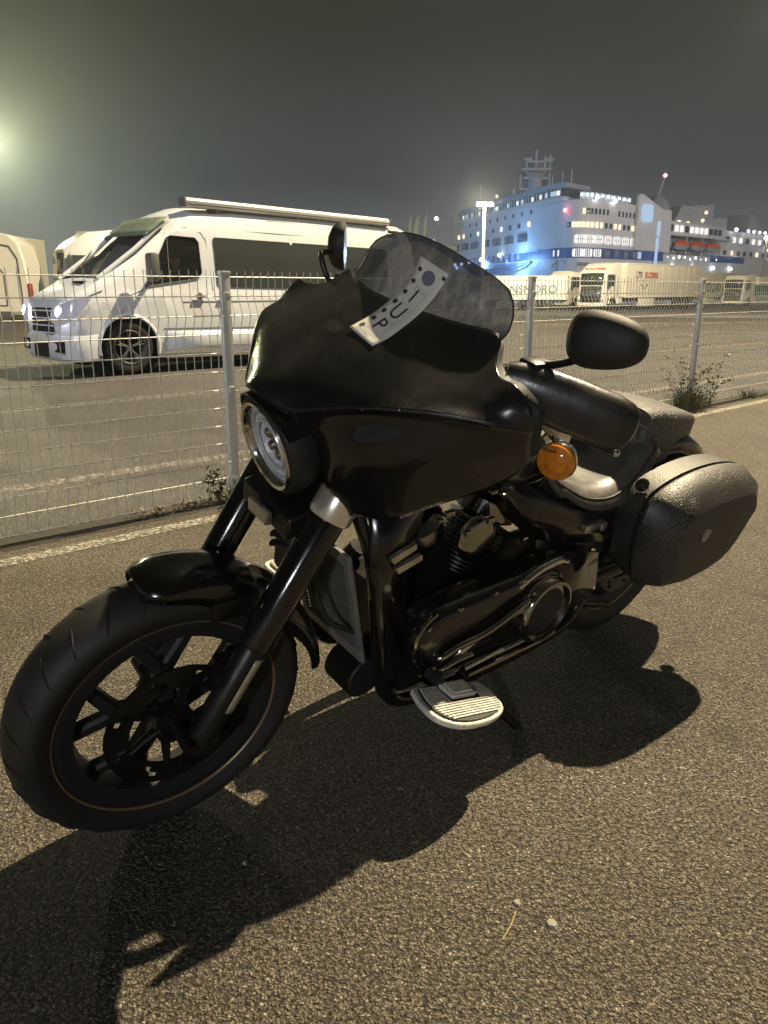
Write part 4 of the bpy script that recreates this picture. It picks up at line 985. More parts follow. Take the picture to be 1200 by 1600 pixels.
DW = [(.34, 1.20), (1.36, 1.34), (1.43, 1.42), (1.43, 1.86), (1.37, 1.92), (.92, 1.93), (.84, 1.89)]
cut(body, [(XM(x), z) for x, z in DW], near)
# wheel arches
def arch(cx, r): return [(cx + r*math.cos(R(180 - 180*k/12)), max(.16, .36 + r*math.sin(R(180 - 180*k/12)))) for k in range(13)] + [(cx + r, .1), (cx - r, .1)]
for cx in (0.03, 3.73): cut(body, arch(cx, .44), lambda c: c.y < .3)
# windscreen opening: faces on the slope
bm = bmesh.new(); bm.from_mesh(body.data)
dl = [f for f in bm.faces if -.26 < f.calc_center_median().x < .80 and f.normal.z > .3 and f.normal.x < -.35 and .30 < f.calc_center_median().y < W2 - .30]
bmesh.ops.delete(bm, geom=dl, context='FACES'); bm.to_mesh(body.data); bm.free()
def strip_on(name, path, wdt, m_, lift=.004, parent=None):
    mb = MB(TX); mb.tube([(x, ywall(x, z) - lift, z) for x, z in path], wdt, 6, flat=.5); return mb.build(name, m_, parent or van)
def pane(name, poly, m_, lift=.004, parent=None, thick=0.012):
    mb = MB(TX); z0 = min(p[1] for p in poly); z1 = max(p[1] for p in poly); n = len(poly); front = []; back = []
    for i in range(17):
        z = z0 + (z1 - z0)*(.004 + .992*i/16); xs = []
        for k in range(n):
            (xa, za), (xb, zb) = poly[k], poly[(k+1) % n]
            if (za > z) != (zb > z): xs.append(xa + (xb - xa)*(z - za)/(zb - za))
        a_, b_ = min(xs), max(xs); xx = [a_ + (b_ - a_)*j/12 for j in range(13)]
        front.append([(x, ywall(x, z) - lift, z) for x in xx]); back.append([(x, ywall(x, z) - lift + thick, z) for x in xx])
    mb.grid(front); mb.grid(back); return mb.build(name, m_, parent or van, ang=60)
pane('door_window', DW, M['cabglass'], -.004, thick=.004)
strip_on('window_seal', DW + [DW[0]], .014, M['trim'])
strip_on('quarter_bar', [(.80, 1.27), (.86, 1.90)], .014, M['trim'])
g1 = rrect(1.72, 1.22, 3.412, 1.95, .05); g2 = rrect(3.424, 1.22, 5.90, 1.95, .05)
pane('side_window', g1, M['blackglass'], .012); pane('side_window', g2, M['blackglass'], .012)
for nm, pth in (('door_gap', [(-.06, .42), (-.08, .80), (.10, 1.08), (.34, 1.18), (.84, 1.96), (1.50, 2.0), (1.58, 1.9), (1.62, 1.2), (1.62, .30)]), ('roof_seam', [(1.55, 2.29), (1.60, 2.02)]), ('roof_seam', [(3.36, 2.31), (3.42, 2.0)]), ('gutter', [(.70, 2.0), (1.2, 2.06), (3.0, 2.07), (6.6, 2.06)]), ('crease', [(1.0, 1.00), (3.0, 1.03), (6.0, 1.05)]), ('crease', [(.62, .62), (3.8, .62)]), ('crease', [(1.1, 2.20), (3.0, 2.26), (6.0, 2.27)]), ('door_gap', [(3.35, 1.2), (3.35, .30)])):
    strip_on(nm, pth, .006, M['seam'], .001)
mb = MB(TX); mb.box((.62, -.012, .19), (3.78, .02, .235)); mb.build('sill_trim', M['alu'], van)
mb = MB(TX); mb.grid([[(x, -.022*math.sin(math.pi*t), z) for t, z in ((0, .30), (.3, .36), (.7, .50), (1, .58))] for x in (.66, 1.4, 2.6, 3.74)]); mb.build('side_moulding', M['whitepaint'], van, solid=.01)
# front mudguard flare, wheels
for cx in (0.03, 3.73):
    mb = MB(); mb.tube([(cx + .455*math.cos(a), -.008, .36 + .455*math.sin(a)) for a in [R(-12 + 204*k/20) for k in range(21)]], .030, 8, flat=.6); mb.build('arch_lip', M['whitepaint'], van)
    mb = MB(); mb.lathe([(.46, .0), (.46, .45), (.01, .45)], (cx, .03, .36), (0, 1, 0), 28); mb.build('wheel_well', M['groove'], van)
    for yy in (.10, W2 - .10):
        mb = MB(); s_ = 1 if yy < 1 else -1
        mb.lathe([(.245, -.10), (.30, -.115), (.345, -.105), (.362, -.07), (.365, 0), (.362, .07), (.345, .105), (.30, .115), (.245, .10)], (cx, yy, .362), (0, 1, 0), 40); wl = mb.build('wheel', M['rubber'], van)
        mb = MB(); mb.lathe([(.245, -.10), (.235, -.112), (.225, -.09), (.20, -.05), (.20, .08), (.245, .09)], (cx, yy, .362), (0, s_, 0), 36); mb.lathe([(.001, -.085), (.05, -.088), (.06, -.06), (.06, 0)], (cx, yy, .362), (0, s_, 0), 20)
        for k in range(5):
            a = R(18 + 72*k)
            for da in (-.10, .10): mb.tube([(cx + .05*math.cos(a), yy - s_*.07, .362 + .05*math.sin(a)), (cx + .225*math.cos(a + da), yy - s_*.088, .362 + .225*math.sin(a + da))], [.026, .020], 6, flat=.6)
        mb.build('alloy_rim', M['hubcap'], wl)
# nose: bumper, grille, lamps
mb = MB(TX); rows = []
for x, ni, z0, z1 in ((-1.16, .55, .20, .34), (-1.14, .30, .19, .40), (-1.04, .12, .18, .44), (-.84, .0, .17, .46), (-.55, -.012, .17, .44)):
    rows.append([(x, ni, z0), (x - .03, ni + .01, (z0+z1)/2), (x, ni + .02, z1)])
bp = [(-1.17, W2/2, .18), (-1.16, .55, .18), (-1.12, .26, .18), (-.98, .06, .18), (-.78, -.01, .18), (-.50, -.014, .20)]
rows = []
for x, y, z in crv(bp, 20): rows.append([(x + .04, y + .03, z), (x, y, z + .03), (x - .025, y - .004, z + .14), (x - .01, y, z + .30), (x + .04, y + .02, z + .36)])
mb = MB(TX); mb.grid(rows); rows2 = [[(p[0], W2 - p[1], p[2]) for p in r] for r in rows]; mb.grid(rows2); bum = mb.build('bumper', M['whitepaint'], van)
mb = MB(TX)
for s_ in (0, 1):
    yy = .30 if s_ == 0 else W2 - .30
    mb.rbox((-1.185, yy - .13, .30), (-1.10, yy + .13, .46), .02)
mb.rbox((-1.20, .62, .22), (-1.12, W2 - .62, .42), .02); mb.build('air_intake', M['groove'], bum)
for yy in (.36, W2 - .36):
    mb = MB(TX); mb.lathe([(.045, 0), (.05, .01), (.03, .02), (.001, .022)], (-1.19, yy, .38), (-1, 0, 0), 16); mb.build('fog_lamp', M['lampshell'], bum)
mb = MB(TX); mb.rbox((-1.14, .50, .52), (-1.06, W2 - .50, .90), .05); gr = mb.build('grille', M['groove'], van)
for z in (.56, .66, .76, .86):
    mb = MB(TX); mb.tube([(-1.13, .50, z), (-1.165, .75, z), (-1.17, W2/2, z), (-1.165, W2 - .75, z), (-1.13, W2 - .5, z)], .020, 8, flat=.5); mb.build('grille_bar', M['lampshell'], gr)
for s_ in (0, 1):
    def my(y): return y if s_ == 0 else W2 - y
    # headlamp wraps the corner
    pts_t = crv([(-1.13, .47, .88), (-1.10, .26, .93), (-1.00, .10, .99), (-.82, .03, 1.03), (-.56, .002, 1.06)], 14); pts_b = crv([(-1.15, .47, .70), (-1.13, .26, .67), (-1.03, .10, .70), (-.86, .03, .80), (-.56, .002, 1.02)], 14)
    mb = MB(TX); rows = [[(t.x - .03, my(t.y - .012), t.z), ((t.x + b.x)/2 - .055, my((t.y + b.y)/2 - .02), (t.z + b.z)/2), (b.x - .03, my(b.y - .012), b.z)] for t, b in zip(pts_t, pts_b)]
    mb.grid(rows); hl_ = mb.build('headlamp', M['lampshell'], van)
    mb = MB(TX); mb.lathe([(.085, .01), (.095, .03), (.07, .055), (.001, .07)], (-1.10, my(.24), .83), (-.85, -.5 if s_ == 0 else .5, 0), 20); mb.build('lit_bulb', M['headlit'], hl_)
strip_on('bonnet_gap', [(-.95, .97), (-.6, 1.06), (-.3, 1.14)], .008, M['seam'], .004)
mb = MB(TX); mb.rbox((-.46, .42, 1.225), (-.30, .80, 1.27), .01); mb.build('scuttle_vent', M['groove'], van)
# windscreen, visor, interior
mb = MB(TX); rows = []
for i in range(9):
    t = i/8; x = -.30 + 1.16*t; z = 1.30 + .83*t
    rows.append([(x + .10*(2*abs(k/10 - .5))**2, .20 + (W2 - .40)*k/10, z + .01) for k in range(11)])
mb.grid(rows); mb.build('windscreen', M['cabglass'], van)
mb = MB(TX); rows = []
for i in range(4):
    t = i/3; rows.append([(.50 + .40*t - .12 + .12*(2*abs(k/10 - .5))**2, .16 + (W2 - .32)*k/10, 1.90 + .27*t + .02) for k in range(11)])
mb.grid(rows); mb.build('sun_visor', M['greenglass'], van, solid=.01)
for yy in (.20, W2 - .20):
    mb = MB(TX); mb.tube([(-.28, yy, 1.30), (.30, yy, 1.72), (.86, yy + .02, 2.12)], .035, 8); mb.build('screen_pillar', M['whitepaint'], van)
for y0, tl in ((.55, .5), (1.25, .5)):
    mb = MB(TX); mb.tube([(-.26, y0, 1.34), (.02, y0 + .1, 1.55), (.28, y0 + .38, 1.74)], .010, 6); mb.build('wiper', M['groove'], van)
mb = MB(TX); mb.box((-.2, .25, 1.02), (1.7, W2 - .25, 1.04)); mb.box((1.72, .25, .4), (1.76, W2 - .25, 2.2)); mb.rbox((-.25, .25, 1.06), (.18, W2 - .25, 1.26), .05); mb.build('cab_interior', M['interior'], van)
for yy in (.50, 1.40):
    mb = MB(TX); mb.rbox((1.42, yy - .24, .80), (1.60, yy + .24, 1.58), .06); mb.rbox((1.45, yy - .12, 1.60), (1.56, yy + .12, 1.78), .04); mb.rbox((1.0, yy - .25, .80), (1.5, yy + .25, .98), .05); mb.build('seat', M['jacket'], van)
mb = MB(TX); c = Vector((.62, .50, 1.22)); mb.lathe([(.185 + .014*math.cos(R(q)), .014*math.sin(R(q))) for q in range(0, 361, 45)], c, (-.75, 0, .66), 28); mb.tube([c, c + Vector((-.16, 0, -.14))], .03, 8); mb.build('steering_wheel', M['groove'], van)
# door mirror, handles, lamp, awning
mb = MB(TX); mb.rbox((.28, -.30, 1.28), (.44, -.10, 1.66), .05); mr_ = mb.build('door_mirror', M['trim'], van); mb = MB(TX); mb.rbox((.435, -.28, 1.31), (.447, -.12, 1.63), .01); mb.build('mirror_glass', M['chrome'], mr_); mb = MB(TX); mb.tube([(.38, -.14, 1.34), (.42, .04, 1.28)], .035, 8); mb.build('mirror_arm', M['trim'], mr_)
for x in (1.34, 1.84): 
    mb = MB(TX); mb.lathe([(.055, -.002), (.05, .006), (.001, .008)], (x, ywall(x, 1.08), 1.08), (0, -1, 0), 20); mb.rbox((x - .11, -.04, 1.062), (x + .11, -.012, 1.098), .01); mb.build('door_handle', M['trim'], van)
mb = MB(TX); mb.rbox((1.48, -.022, .435), (1.62, .0, .50), .008); mb.build('side_marker', M['amberlit'], van)
mb = MB(TX); rows = []
for x, sc in ((1.30, .94), (1.31, 1), (6.10, 1), (6.12, .94)):
    rows.append([(x, .30 + y*sc*1.15, 2.425 + z*sc*1.1) for y, z in ((-.065, -.055), (.06, -.06), (.075, .02), (.05, .065), (-.03, .062), (-.075, .02))])
mb.grid(rows, True, True); aw = mb.build('roof_awning', M['creampaint'], van, ang=30)
mb = MB(TX); mb.tube([(1.34, .205, 2.405), (6.08, .205, 2.405)], .012, 6); mb.build('awning_rail', M['seam'], aw)
for x in (1.26, 6.11): mb = MB(TX); mb.rbox((x, .21, 2.365), (x + .05, .385, 2.495), .015); mb.build('end_cap', M['trim'], aw)
for x in (1.8, 3.6, 5.6):
    mb = MB(TX); mb.box((x, .28, 2.28), (x + .12, .38, 2.38)); mb.build('awning_bracket', M['trim'], aw)
mb = MB(TX); mb.rbox((6.02, .15, 2.235), (6.32, .20, 2.285), .02); mb.build('roof_vent', M['groove'], van)
mb = MB(TX); mb.box((.5, .1, .12), (6.7, W2 - .1, .24)); mb.build('underbody', M['groove'], van)
mb = MB(TX); mb.rbox((-1.19, .70, .44), (-1.175, 1.22, .55), .004); mb.build('number_plate', M['creampaint'], van)

# driver
dr = empty('person', (0, 0, 0)); dr.matrix_world = Matrix.Translation((-3.66, 11.2, 0)) @ Matrix.Rotation(VA, 4, 'Z') @ Matrix.Translation((1.12, .46, .93))
tag(dr, 'driver in a dark jacket sitting at the wheel of the white camper van', 'person')
def skin(name, V, E_, rad, m_, parent, root=0, sub=2):
    me = bpy.data.meshes.new(name); me.from_pydata(V, E_, []); o = link(name, me, parent); md = o.modifiers.new('skin', 'SKIN'); md.use_smooth_shade = True
    sk = me.skin_vertices[0].data if me.skin_vertices else None
    if not me.skin_vertices:
        bm = bmesh.new(); bm.from_mesh(me); bm.verts.layers.skin.verify(); bm.to_mesh(me); bm.free()
    for i, r in enumerate(rad): me.skin_vertices[0].data[i].radius = r if isinstance(r, tuple) else (r, r)
    me.skin_vertices[0].data[root].use_root = True; o.modifiers.new('s', 'SUBSURF').render_levels = sub; me.materials.append(m_); return o
# pelvis, belly, chest, neck, head low, head high ; shoulders, elbows, wrists ; hips, knees, ankles
V = [(.05, 0, .06), (.04, 0, .22), (.0, 0, .42), (-.01, 0, .535), (-.035, -.01, .61), (-.03, -.012, .70), (.0, -.17, .46), (-.06, -.23, .24), (-.34, -.14, .27), (.0, .17, .46), (-.06, .23, .24), (-.34, .14, .27), (.0, -.09, .04), (-.42, -.11, .06), (-.52, -.11, -.30), (.0, .09, .04), (-.42, .11, .06), (-.52, .11, -.30), (-.42, -.12, .29), (-.42, .12, .29)]
Ed = [(0,1),(1,2),(2,3),(3,4),(4,5),(2,6),(6,7),(7,8),(2,9),(9,10),(10,11),(0,12),(12,13),(13,14),(0,15),(15,16),(16,17),(8,18),(11,19)]
rad = [(.12,.15),(.11,.14),(.11,.15),.052,(.080,.070),(.088,.075),.062,.048,.032,.062,.048,.032,.08,.06,.045,.08,.06,.045,.028,.028]
skin('body', V, Ed, rad, M['skin'], dr)
Vj = V[:3] + [(-.005, 0, .50)] + V[6:9] + V[9:12]; Ej = [(0,1),(1,2),(2,3),(2,4),(4,5),(5,6),(2,7),(7,8),(8,9)]
skin('jacket', Vj, Ej, [(.135,.165),(.125,.155),(.125,.165),.075,.075,.058,.042,.075,.058,.042], M['jacket'], dr)
mb = MB(); mb.lathe([(.001, .125), (.05, .112), (.082, .075), (.096, .02), (.094, -.02), (.088, -.04)], (-.018, -.01, .70), (.12, 0, 1), 20); mb.build('hair', M['hair'], dr)
mb = MB()
for yy in (-.034, .016): mb.lathe([(.012, 0), (.008, .006), (.001, .008)], (-.118, yy, .668), (-1, 0, 0), 10)
mb.build('eyes', M['hair'], dr)
mb = MB(); mb.tube([(-.112, -.010, .675), (-.142, -.010, .635), (-.115, -.010, .628)], [.008, .016, .012], 8); mb.build('nose', M['skin'], dr)
mb = MB(); mb.tube([(-.118, -.035, .598), (-.124, -.010, .595), (-.118, .015, .598)], .006, 6); mb.build('mouth', M['redtext'], dr)
mb = MB()
for yy in (-.098, .078): mb.lathe([(.022, -.006), (.028, 0), (.018, .008), (.001, .008)], (-.02, yy, .65), (0, math.copysign(1, yy), 0), 12)
mb.build('ears', M['skin'], dr)

# ================================================================== LORRIES
def ang_of(p, q): return math.atan2(q.y - p.y, q.x - p.x)
def trailer(name, label, p, q, zt, height, m_, group=None, depth=2.5, skirt=1.05, cat='trailer'):
    """box trailer whose near side runs from p to q; local x along it, y away from the camera"""
    g0 = gz((p.y + q.y)/2) - .03; L_ = (q - p).length
    t = empty(name, (p.x, p.y, g0), ang_of(p, q)); tag(t, label, cat, group)
    mb = MB(); mb.rbox((0, 0, skirt), (L_, depth, zt - g0), .04); box = mb.build('cargo_box', m_, t)
    n = max(2, int(L_/1.15))
    for z in (skirt + .03, zt - g0 - .04):
        mb = MB(); mb.rbox((.02, -.02, z - .06), (L_ - .02, .01, z + .05), .01); mb.build('edge_rail', M['creampaint'], t)
    for k in range(1, n):
        mb = MB(); mb.box((L_*k/n - .012, -.012, skirt + .10), (L_*k/n + .012, .004, zt - g0 - .12)); mb.build('curtain_strap', M['tarp'], t)
    mb = MB(); mb.box((.6, .25, skirt - .32), (L_ - .2, depth - .25, skirt - .01)); mb.build('chassis', M['cabdark'], t)
    mb = MB(); mb.rbox((L_*.18, .02, skirt - .75), (L_*.38, .12, skirt - .10), .02); mb.build('side_locker', M['creampaint'], t)
    for x in ([L_ - 4.1, L_ - 2.8, L_ - 1.5] if L_ > 7 else [L_ - 1.6]):
        mb = MB(); mb.lathe([(.28, -.14), (.48, -.15), (.52, -.10), (.52, .10), (.48, .15), (.28, .14)], (x, .20, .52), (0, 1, 0), 24); wl = mb.build('wheel', M['rubber'], t)
        mb = MB(); mb.lathe([(.28, -.12), (.25, -.04), (.10, -.10), (.001, -.11)], (x, .20, .52), (0, 1, 0), 20); mb.build('hub', M['hubcap'], wl)
    mb = MB(); mb.rbox((L_ - .02, .05, .72), (L_ + .03, depth - .05, .88), .01); mb.build('rear_bar', M['redtext'], t)
    return t, L_, g0
def cab(name, label, p, ang_, s=1.0, h=3.75, m_=None, deflector=True, group=None, cat='lorry'):
    """tractor unit; origin at its near front ground corner, x rearward, y away from camera"""
    t = empty(name, (p.x, p.y, gz(p.y) - .03), ang_); tag(t, label, cat, group); m_ = m_ or M['creampaint']
    secs_ = [(.00, .95, 2.05, .10), (.10, .95, 3.00, .04), (.42, .95, 3.30, .02), (1.10, .95, h - .12, .02), (2.15, .95, h, .02), (2.30, .95, h, .03)]
    rows = []
    for x, z0, z1, ins in secs_: rows.append([(x, ins + .02, z0), (x, ins, z0 + .3), (x, ins, z1 - .25), (x, ins + .12, z1 - .03), (x, ins + .5, z1), (x, 2.5 - ins - .5, z1), (x, 2.5 - ins - .12, z1 - .03), (x, 2.5 - ins, z1 - .25), (x, 2.5 - ins, z0 + .3), (x, 2.5 - ins - .02, z0)])
    mb = MB(); mb.grid(rows, True, True); mb.rbox((-.08, .02, .32), (.55, 2.48, 1.05), .08); mb.rbox((2.05, .05, .5), (2.9, 2.45, .95), .04); bd = mb.build('cab_body', m_, t, ang=32)
    mb = MB(); mb.grid([[(-.012, .22, 1.95), (-.03, 1.25, 1.95), (-.012, 2.28, 1.95)], [(.065, .20, 2.86), (.03, 1.25, 2.90), (.065, 2.30, 2.86)]]); mb.build('windscreen', M['blackglass'], t, solid=.01)
    mb = MB(); mb.grid([[(-.10, .30, .62), (-.12, 1.25, .62), (-.10, 2.2, .62)], [(-.02, .30, 1.86), (-.05, 1.25, 1.88), (-.02, 2.2, 1.86)]]); mb.build('grille', M['cabdark'], t, solid=.03)
    for z in (.85, 1.15, 1.45, 1.7):
        mb = MB(); mb.rbox((-.125, .45, z - .02), (-.09, 2.05, z + .03), .01); mb.build('grille_bar', M['alu'], t)
    mb = MB(); mb.prism([(.32, 1.95), (1.25, 1.85), (1.40, 2.05), (1.40, 2.62), (1.25, 2.76), (.36, 2.76)], lambda u, v, d: (u, d, v), -.006, .03); mb.build('side_window', M['blackglass'], t)
    mb = MB(); mb.rbox((.16, -.30, 1.75), (.34, -.06, 2.75), .05); mb.build('wing_mirror', M['cabdark'], t)
    mb = MB(); mb.tube([(.30, -.004, 1.1), (.30, -.004, 2.85)], .012, 6); mb.tube([(1.46, -.004, 1.1), (1.46, -.004, 2.85)], .012, 6); mb.build('door_gap', M['seam'], t)
    for yy in (.18, 2.32):
        mb = MB(); mb.rbox((-.10, yy - .16, .62), (-.04, yy + .16, .84), .03); mb.build('headlamp', M['lampshell'], t)
    mb = MB(); mb.lathe([(.28, -.14), (.48, -.15), (.52, -.10), (.52, .10), (.48, .15), (.28, .14)], (1.25, .20, .52), (0, 1, 0), 26); wl = mb.build('wheel', M['rubber'], t)
    mb = MB(); mb.lathe([(.28, -.12), (.20, -.05), (.12, -.14), (.001, -.16)], (1.25, .20, .52), (0, 1, 0), 20); mb.build('hub', M['alu'], wl)
    mb = MB(); mb.tube([(1.25 + .62*math.cos(R(a)), .0, .52 + .62*math.sin(R(a))) for a in range(0, 181, 15)], .05, 6); mb.build('wheel_arch', m_, t)
    mb = MB(); mb.rbox((.30, .14, 2.96), (.55, 2.36, 3.06), .02); mb.build('roof_visor', M['cabdark'], t)
    return t
# right: articulated lorry
p, q = at_depth(977, 66.0), at_depth(1092, 75.5); A_ = ang_of(p, q); dirv = (q - p).normalized()
tr, L_, g0 = trailer('box_trailer', 'long cream box trailer with small red and black lettering, hitched behind the white lorry cab', p, q, 3.20, 4, M['tarp'])
hh = 3.20 - g0
text_obj('lettering', 'LTR', .72, M['navytext'], lambda x, y, z: (2.1 + x, -.035, hh - .95 + y), tr, bold=.02, sx=.85)
text_obj('lettering', 'ELCORRE', .62, M['redtext'], lambda x, y, z: (4.2 + x, -.035, hh - .95 + y), tr, bold=.03, sx=.85)
mb = MB(); mb.box((1.5, -.03, hh - 1.45), (5.4, -.02, hh - 1.38)); mb.build('printed_line', M['navytext'], tr)
for k, (x, z) in enumerate(((2.6, 1.75), (3.0, 1.95), (3.5, 1.75))):
    mb = MB(); mb.box((x, -.03, hh - z - .12), (x + .16, -.02, hh - z + .08)); mb.build('printed_mark', M['navytext'], tr)
cb = cab('lorry_cab', 'white lorry cab with dark grille and red roof lettering, pulling the long cream trailer', p - dirv*3.15, A_, h=3.75)
text_obj('lettering', 'LTR ELCORRE', .34, M['redtext'], lambda x, y, z: (.16 + .06, 1.25 - x, 3.16 + y), cb, bold=.015)
# second trailer, CRUZROAD
p, q = at_depth(1090, 91), at_depth(1159, 99); tr2, L_, g0 = trailer('box_trailer', 'cream box trailer lettered CRUZROAD, seen to the right of the fence post', p, q, 2.92, 3.4, M['tarp'])
text_obj('lettering', 'CRUZROAD', 1.30, M['navytext'], lambda x, y, z: (2.9 + x, -.035, 2.05 + y), tr2, bold=.03, sx=.80)
# TRANSMORO trailer, nearly broadside
p, q = at_depth(752, 66.5), at_depth(886, 66); tr3, L_, g0 = trailer('box_trailer', 'white box trailer lettered TRANSMORO between the windscreen and the lorry cab', p, q, 2.18, 2.8, M['creampaint'], skirt=.85)
text_obj('lettering', 'TRANSMORO', .92, M['navytext'], lambda x, y, z: (L_*.485 + x, -.035, 1.62 + y), tr3, sx=1.0)
text_obj('lettering', 'S.L.', .22, M['navytext'], lambda x, y, z: (L_*.83 + x, -.035, 1.42 + y), tr3)
cab('lorry_cab', 'smaller white lorry cab parked just left of the lorry with the dark grille', at_depth(889, 72), R(35), h=3.3)
t5 = cab('lorry_cab', 'pale lorry cab at the right edge of the picture beyond the fence', at_depth(1163, 88), R(38), h=3.5)
mb = MB(); mb.rbox((2.4, -.01, 1.2), (6.0, .8, 2.3), .05); mb.build('green_locker', M['greensign'], t5)
mb = MB(); mb.rbox((3.0, .0, 1.1), (9.0, 2.4, 3.2), .05); mb.build('cargo_box', M['tarp'], t5)
# left: trailer, cab, panel van
p, q = at_depth(14, 44), at_depth(78, 49); tr4, L_, g0 = trailer('box_trailer', 'cream box trailer with a green panel print at the far left behind the van', p, q, 3.95, 4.4, M['tarp'])
hh = 3.95 - g0
mb = MB(); mb.box((.6, -.03, hh - 1.25), (1.35, -.015, hh - .72)); mb.build('green_print', M['greensign'], tr4)
text_obj('lettering', 'continental', .30, M['navytext'], lambda x, y, z: (2.0 + x*1.0, -.035, hh - .42 + y), tr4, sx=.8)
text_obj('lettering', '7725', .42, M['navytext'], lambda x, y, z: (2.15 + x, -.035, hh - .75 + y), tr4, sx=.9)
mb = MB(); mb.box((2.1, -.03, hh - .66), (3.4, -.02, hh - .63)); 
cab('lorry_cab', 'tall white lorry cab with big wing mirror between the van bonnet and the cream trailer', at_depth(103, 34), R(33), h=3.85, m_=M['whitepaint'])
p, q = at_depth(190, 46), at_depth(240, 50); trailer('box_trailer', 'cream trailer showing behind the roof of the white camper van', p, q, 4.30, 4.6, M['tarp'])
# panel van cut by the left edge
p = at_depth(46, 34); pvn = empty('panel_van', (p.x, p.y, gz(34) - .03), R(180 + 8)); tag(pvn, 'cream motorhome with rounded roof corner and red tail lamps cut off by the left edge', 'motorhome')
mb = MB(); rows = []
for y in (0, -.1, -2.1, -2.2):
    ins = .0 if y in (-.1, -2.1) else .08
    rows.append([(x, y, z) for x, z in ((0 + ins, .45), (-.05 + ins, 1.4), (0.05 + ins, 2.4), (.22 + ins, 3.2), (.6 + ins, 3.55), (1.2, 3.68), (6.5, 3.68), (6.5, .45))])
mb.grid(rows, True, True); mb.build('body', M['creampaint'], pvn, ang=30)
mb = MB(); mb.tube([(x, .012, z) for x, z in ((.95, .7), (.95, 2.0), (1.05, 2.15), (2.2, 2.15), (2.3, 2.0), (2.3, .7), (.95, .7))], .022, 6); mb.build('locker_door', M['seam'], pvn)
mb = MB(); mb.tube([(x, .012, z) for x, z in ((.30, .5), (.34, 2.6), (.62, 3.1), (1.2, 3.2), (1.6, 3.15))], .03, 6); mb.build('corner_rail', M['trim'], pvn)
mb = MB(); mb.box((.9, -.1, .25), (6.4, .015, .46)); mb.build('lower_skirt', M['trim'], pvn)
mb = MB(); mb.rbox((-.10, -.2, 1.05), (.06, .03, 1.60), .03); mb.build('tail_lamp', M['redlamp'], pvn)
mb = MB(); mb.rbox((-.08, -.2, .45), (.35, .05, 1.0), .10); mb.build('rear_bumper', M['creampaint'], pvn)
for x in (1.9, 5.4):
    mb = MB(); mb.lathe([(.1, -.1), (.30, -.12), (.35, -.08), (.35, .08), (.30, .12), (.1, .1)], (x, -.1, .35), (0, 1, 0), 22, cap=True); mb.build('wheel', M['rubber'], pvn)
# ================================================================== FERRY
C0 = at_depth(890, 200); A0 = at_depth(722, 280); D0 = at_depth(1043, 236)
dF = (A0 - C0).normalized(); dS = (D0 - C0).normalized()
LF = (A0 - C0).length; LS = 165.0
ship = empty('ferry', (C0.x, C0.y, -1.9)); ZS = 1.9
tag(ship, 'large white and blue lit passenger ferry moored at the quay behind the lorries', 'ship')
RC = 14.0
def plan(s):
    """position along the near wall: s<0 towards the bow (left), s>0 towards the stern (right), rounded corner"""
    if abs(s) < RC:
        t = (s + RC)/(2*RC); a = dF*RC; b = dS*RC; return a*(1-t)**2 + b*t*t
    return dF*(-s) if s < 0 else dS*s
def nrm(s):
    t = (plan(s + .1) - plan(s - .1)).normalized(); return Vector((t.y, -t.x, 0))
def wall(name, s0, s1, z0, z1, m_, off=0.0, n=24, parent=None, rake=0.0, thick=1.2):
    mb = MB(); rows = []
    for i in range(n + 1):
        s = s0 + (s1 - s0)*i/n; p = plan(s); q = nrm(s); zt = z1(s) if callable(z1) else z1; zb = z0(s) if callable(z0) else z0
        a = p + q*off; b = p + q*(off - thick) ; r_ = q*rake
        rows.append([(a.x, a.y, zb + ZS), (a.x - r_.x, a.y - r_.y, zt + ZS), (b.x, b.y, zt + ZS), (b.x, b.y, zb + ZS)])
    mb.grid(rows, True, True); return mb.build(name, m_, parent or ship, ang=30)
def winshape(wd, h):
    return MB().rbox((-wd/2, -.06, -h/2), (wd/2, .06, h/2), min(wd, h)*.18)
WM = {}
def window(s, z, wd, h, m_, name='window', off=.02):
    key = (round(wd, 2), round(h, 2), m_.name)
    if key not in WM: o = winshape(wd, h).build(name, m_, ship); WM[key] = o.data
    else: o = link(name, WM[key], ship)
    p = plan(s) + nrm(s)*off; q = nrm(s); o.location = (p.x, p.y, z + ZS); o.rotation_euler = (0, 0, math.atan2(q.y, q.x) + math.pi/2); return o
BS = -LF
wall('hull', BS - 4, LS, -3.5, lambda s: 10.6, M['shipwhite'], 0, 48)
wall('blue_band', BS - 4, 47, 8.7, 11.2, M['shipblue'], .12, 40, thick=.5)
wall('superstructure', BS, 50, 10.9, lambda s: 22.6, M['shipwhite'], -.05, 48, thick=9)
wall('hull_bulwark', BS - 4, -20, 10.9, 11.3, M['shipwhite'], .3, 12, thick=.4)
# bridge deck with wrap-around windows and overhanging roof
wall('bridge_wall', BS - 2, -6, 22.6, 23.5, M['shipwhite'], .5, 30, thick=8)
bw = wall('bridge_glazing', BS - 2, -6, 23.5, 25.4, M['shipdark'], .35, 30, thick=7)
wall('bridge_roof', BS - 3, -4, 25.4, lambda s: 26.6, M['shipgrey'], 1.6, 30, thick=12)
for k in range(44):
    s = BS + (LF - 8)*k/43
    mb = MB(); 
    window(s, 24.45, .35, 1.95, M['shipwhite'], 'window_mullion', .45)
for k in (0, 2, 5, 9, 12, 17, 18, 23, 27, 29, 33, 36, 38, 40, 41, 42): window(BS + 1 + (LF - 8)*k/43, 24.4, 1.1, 1.1, M['wincool'] if k % 3 else M['winlit2'], 'lit_window', .50)
wall('walkway_rail', BS - 3, -5, 22.2, 22.35, M['shipwhite'], 1.5, 30, thick=.12); wall('walkway_rail', BS - 3, -5, 23.3, 23.42, M['shipwhite'], 1.5, 30, thick=.12)
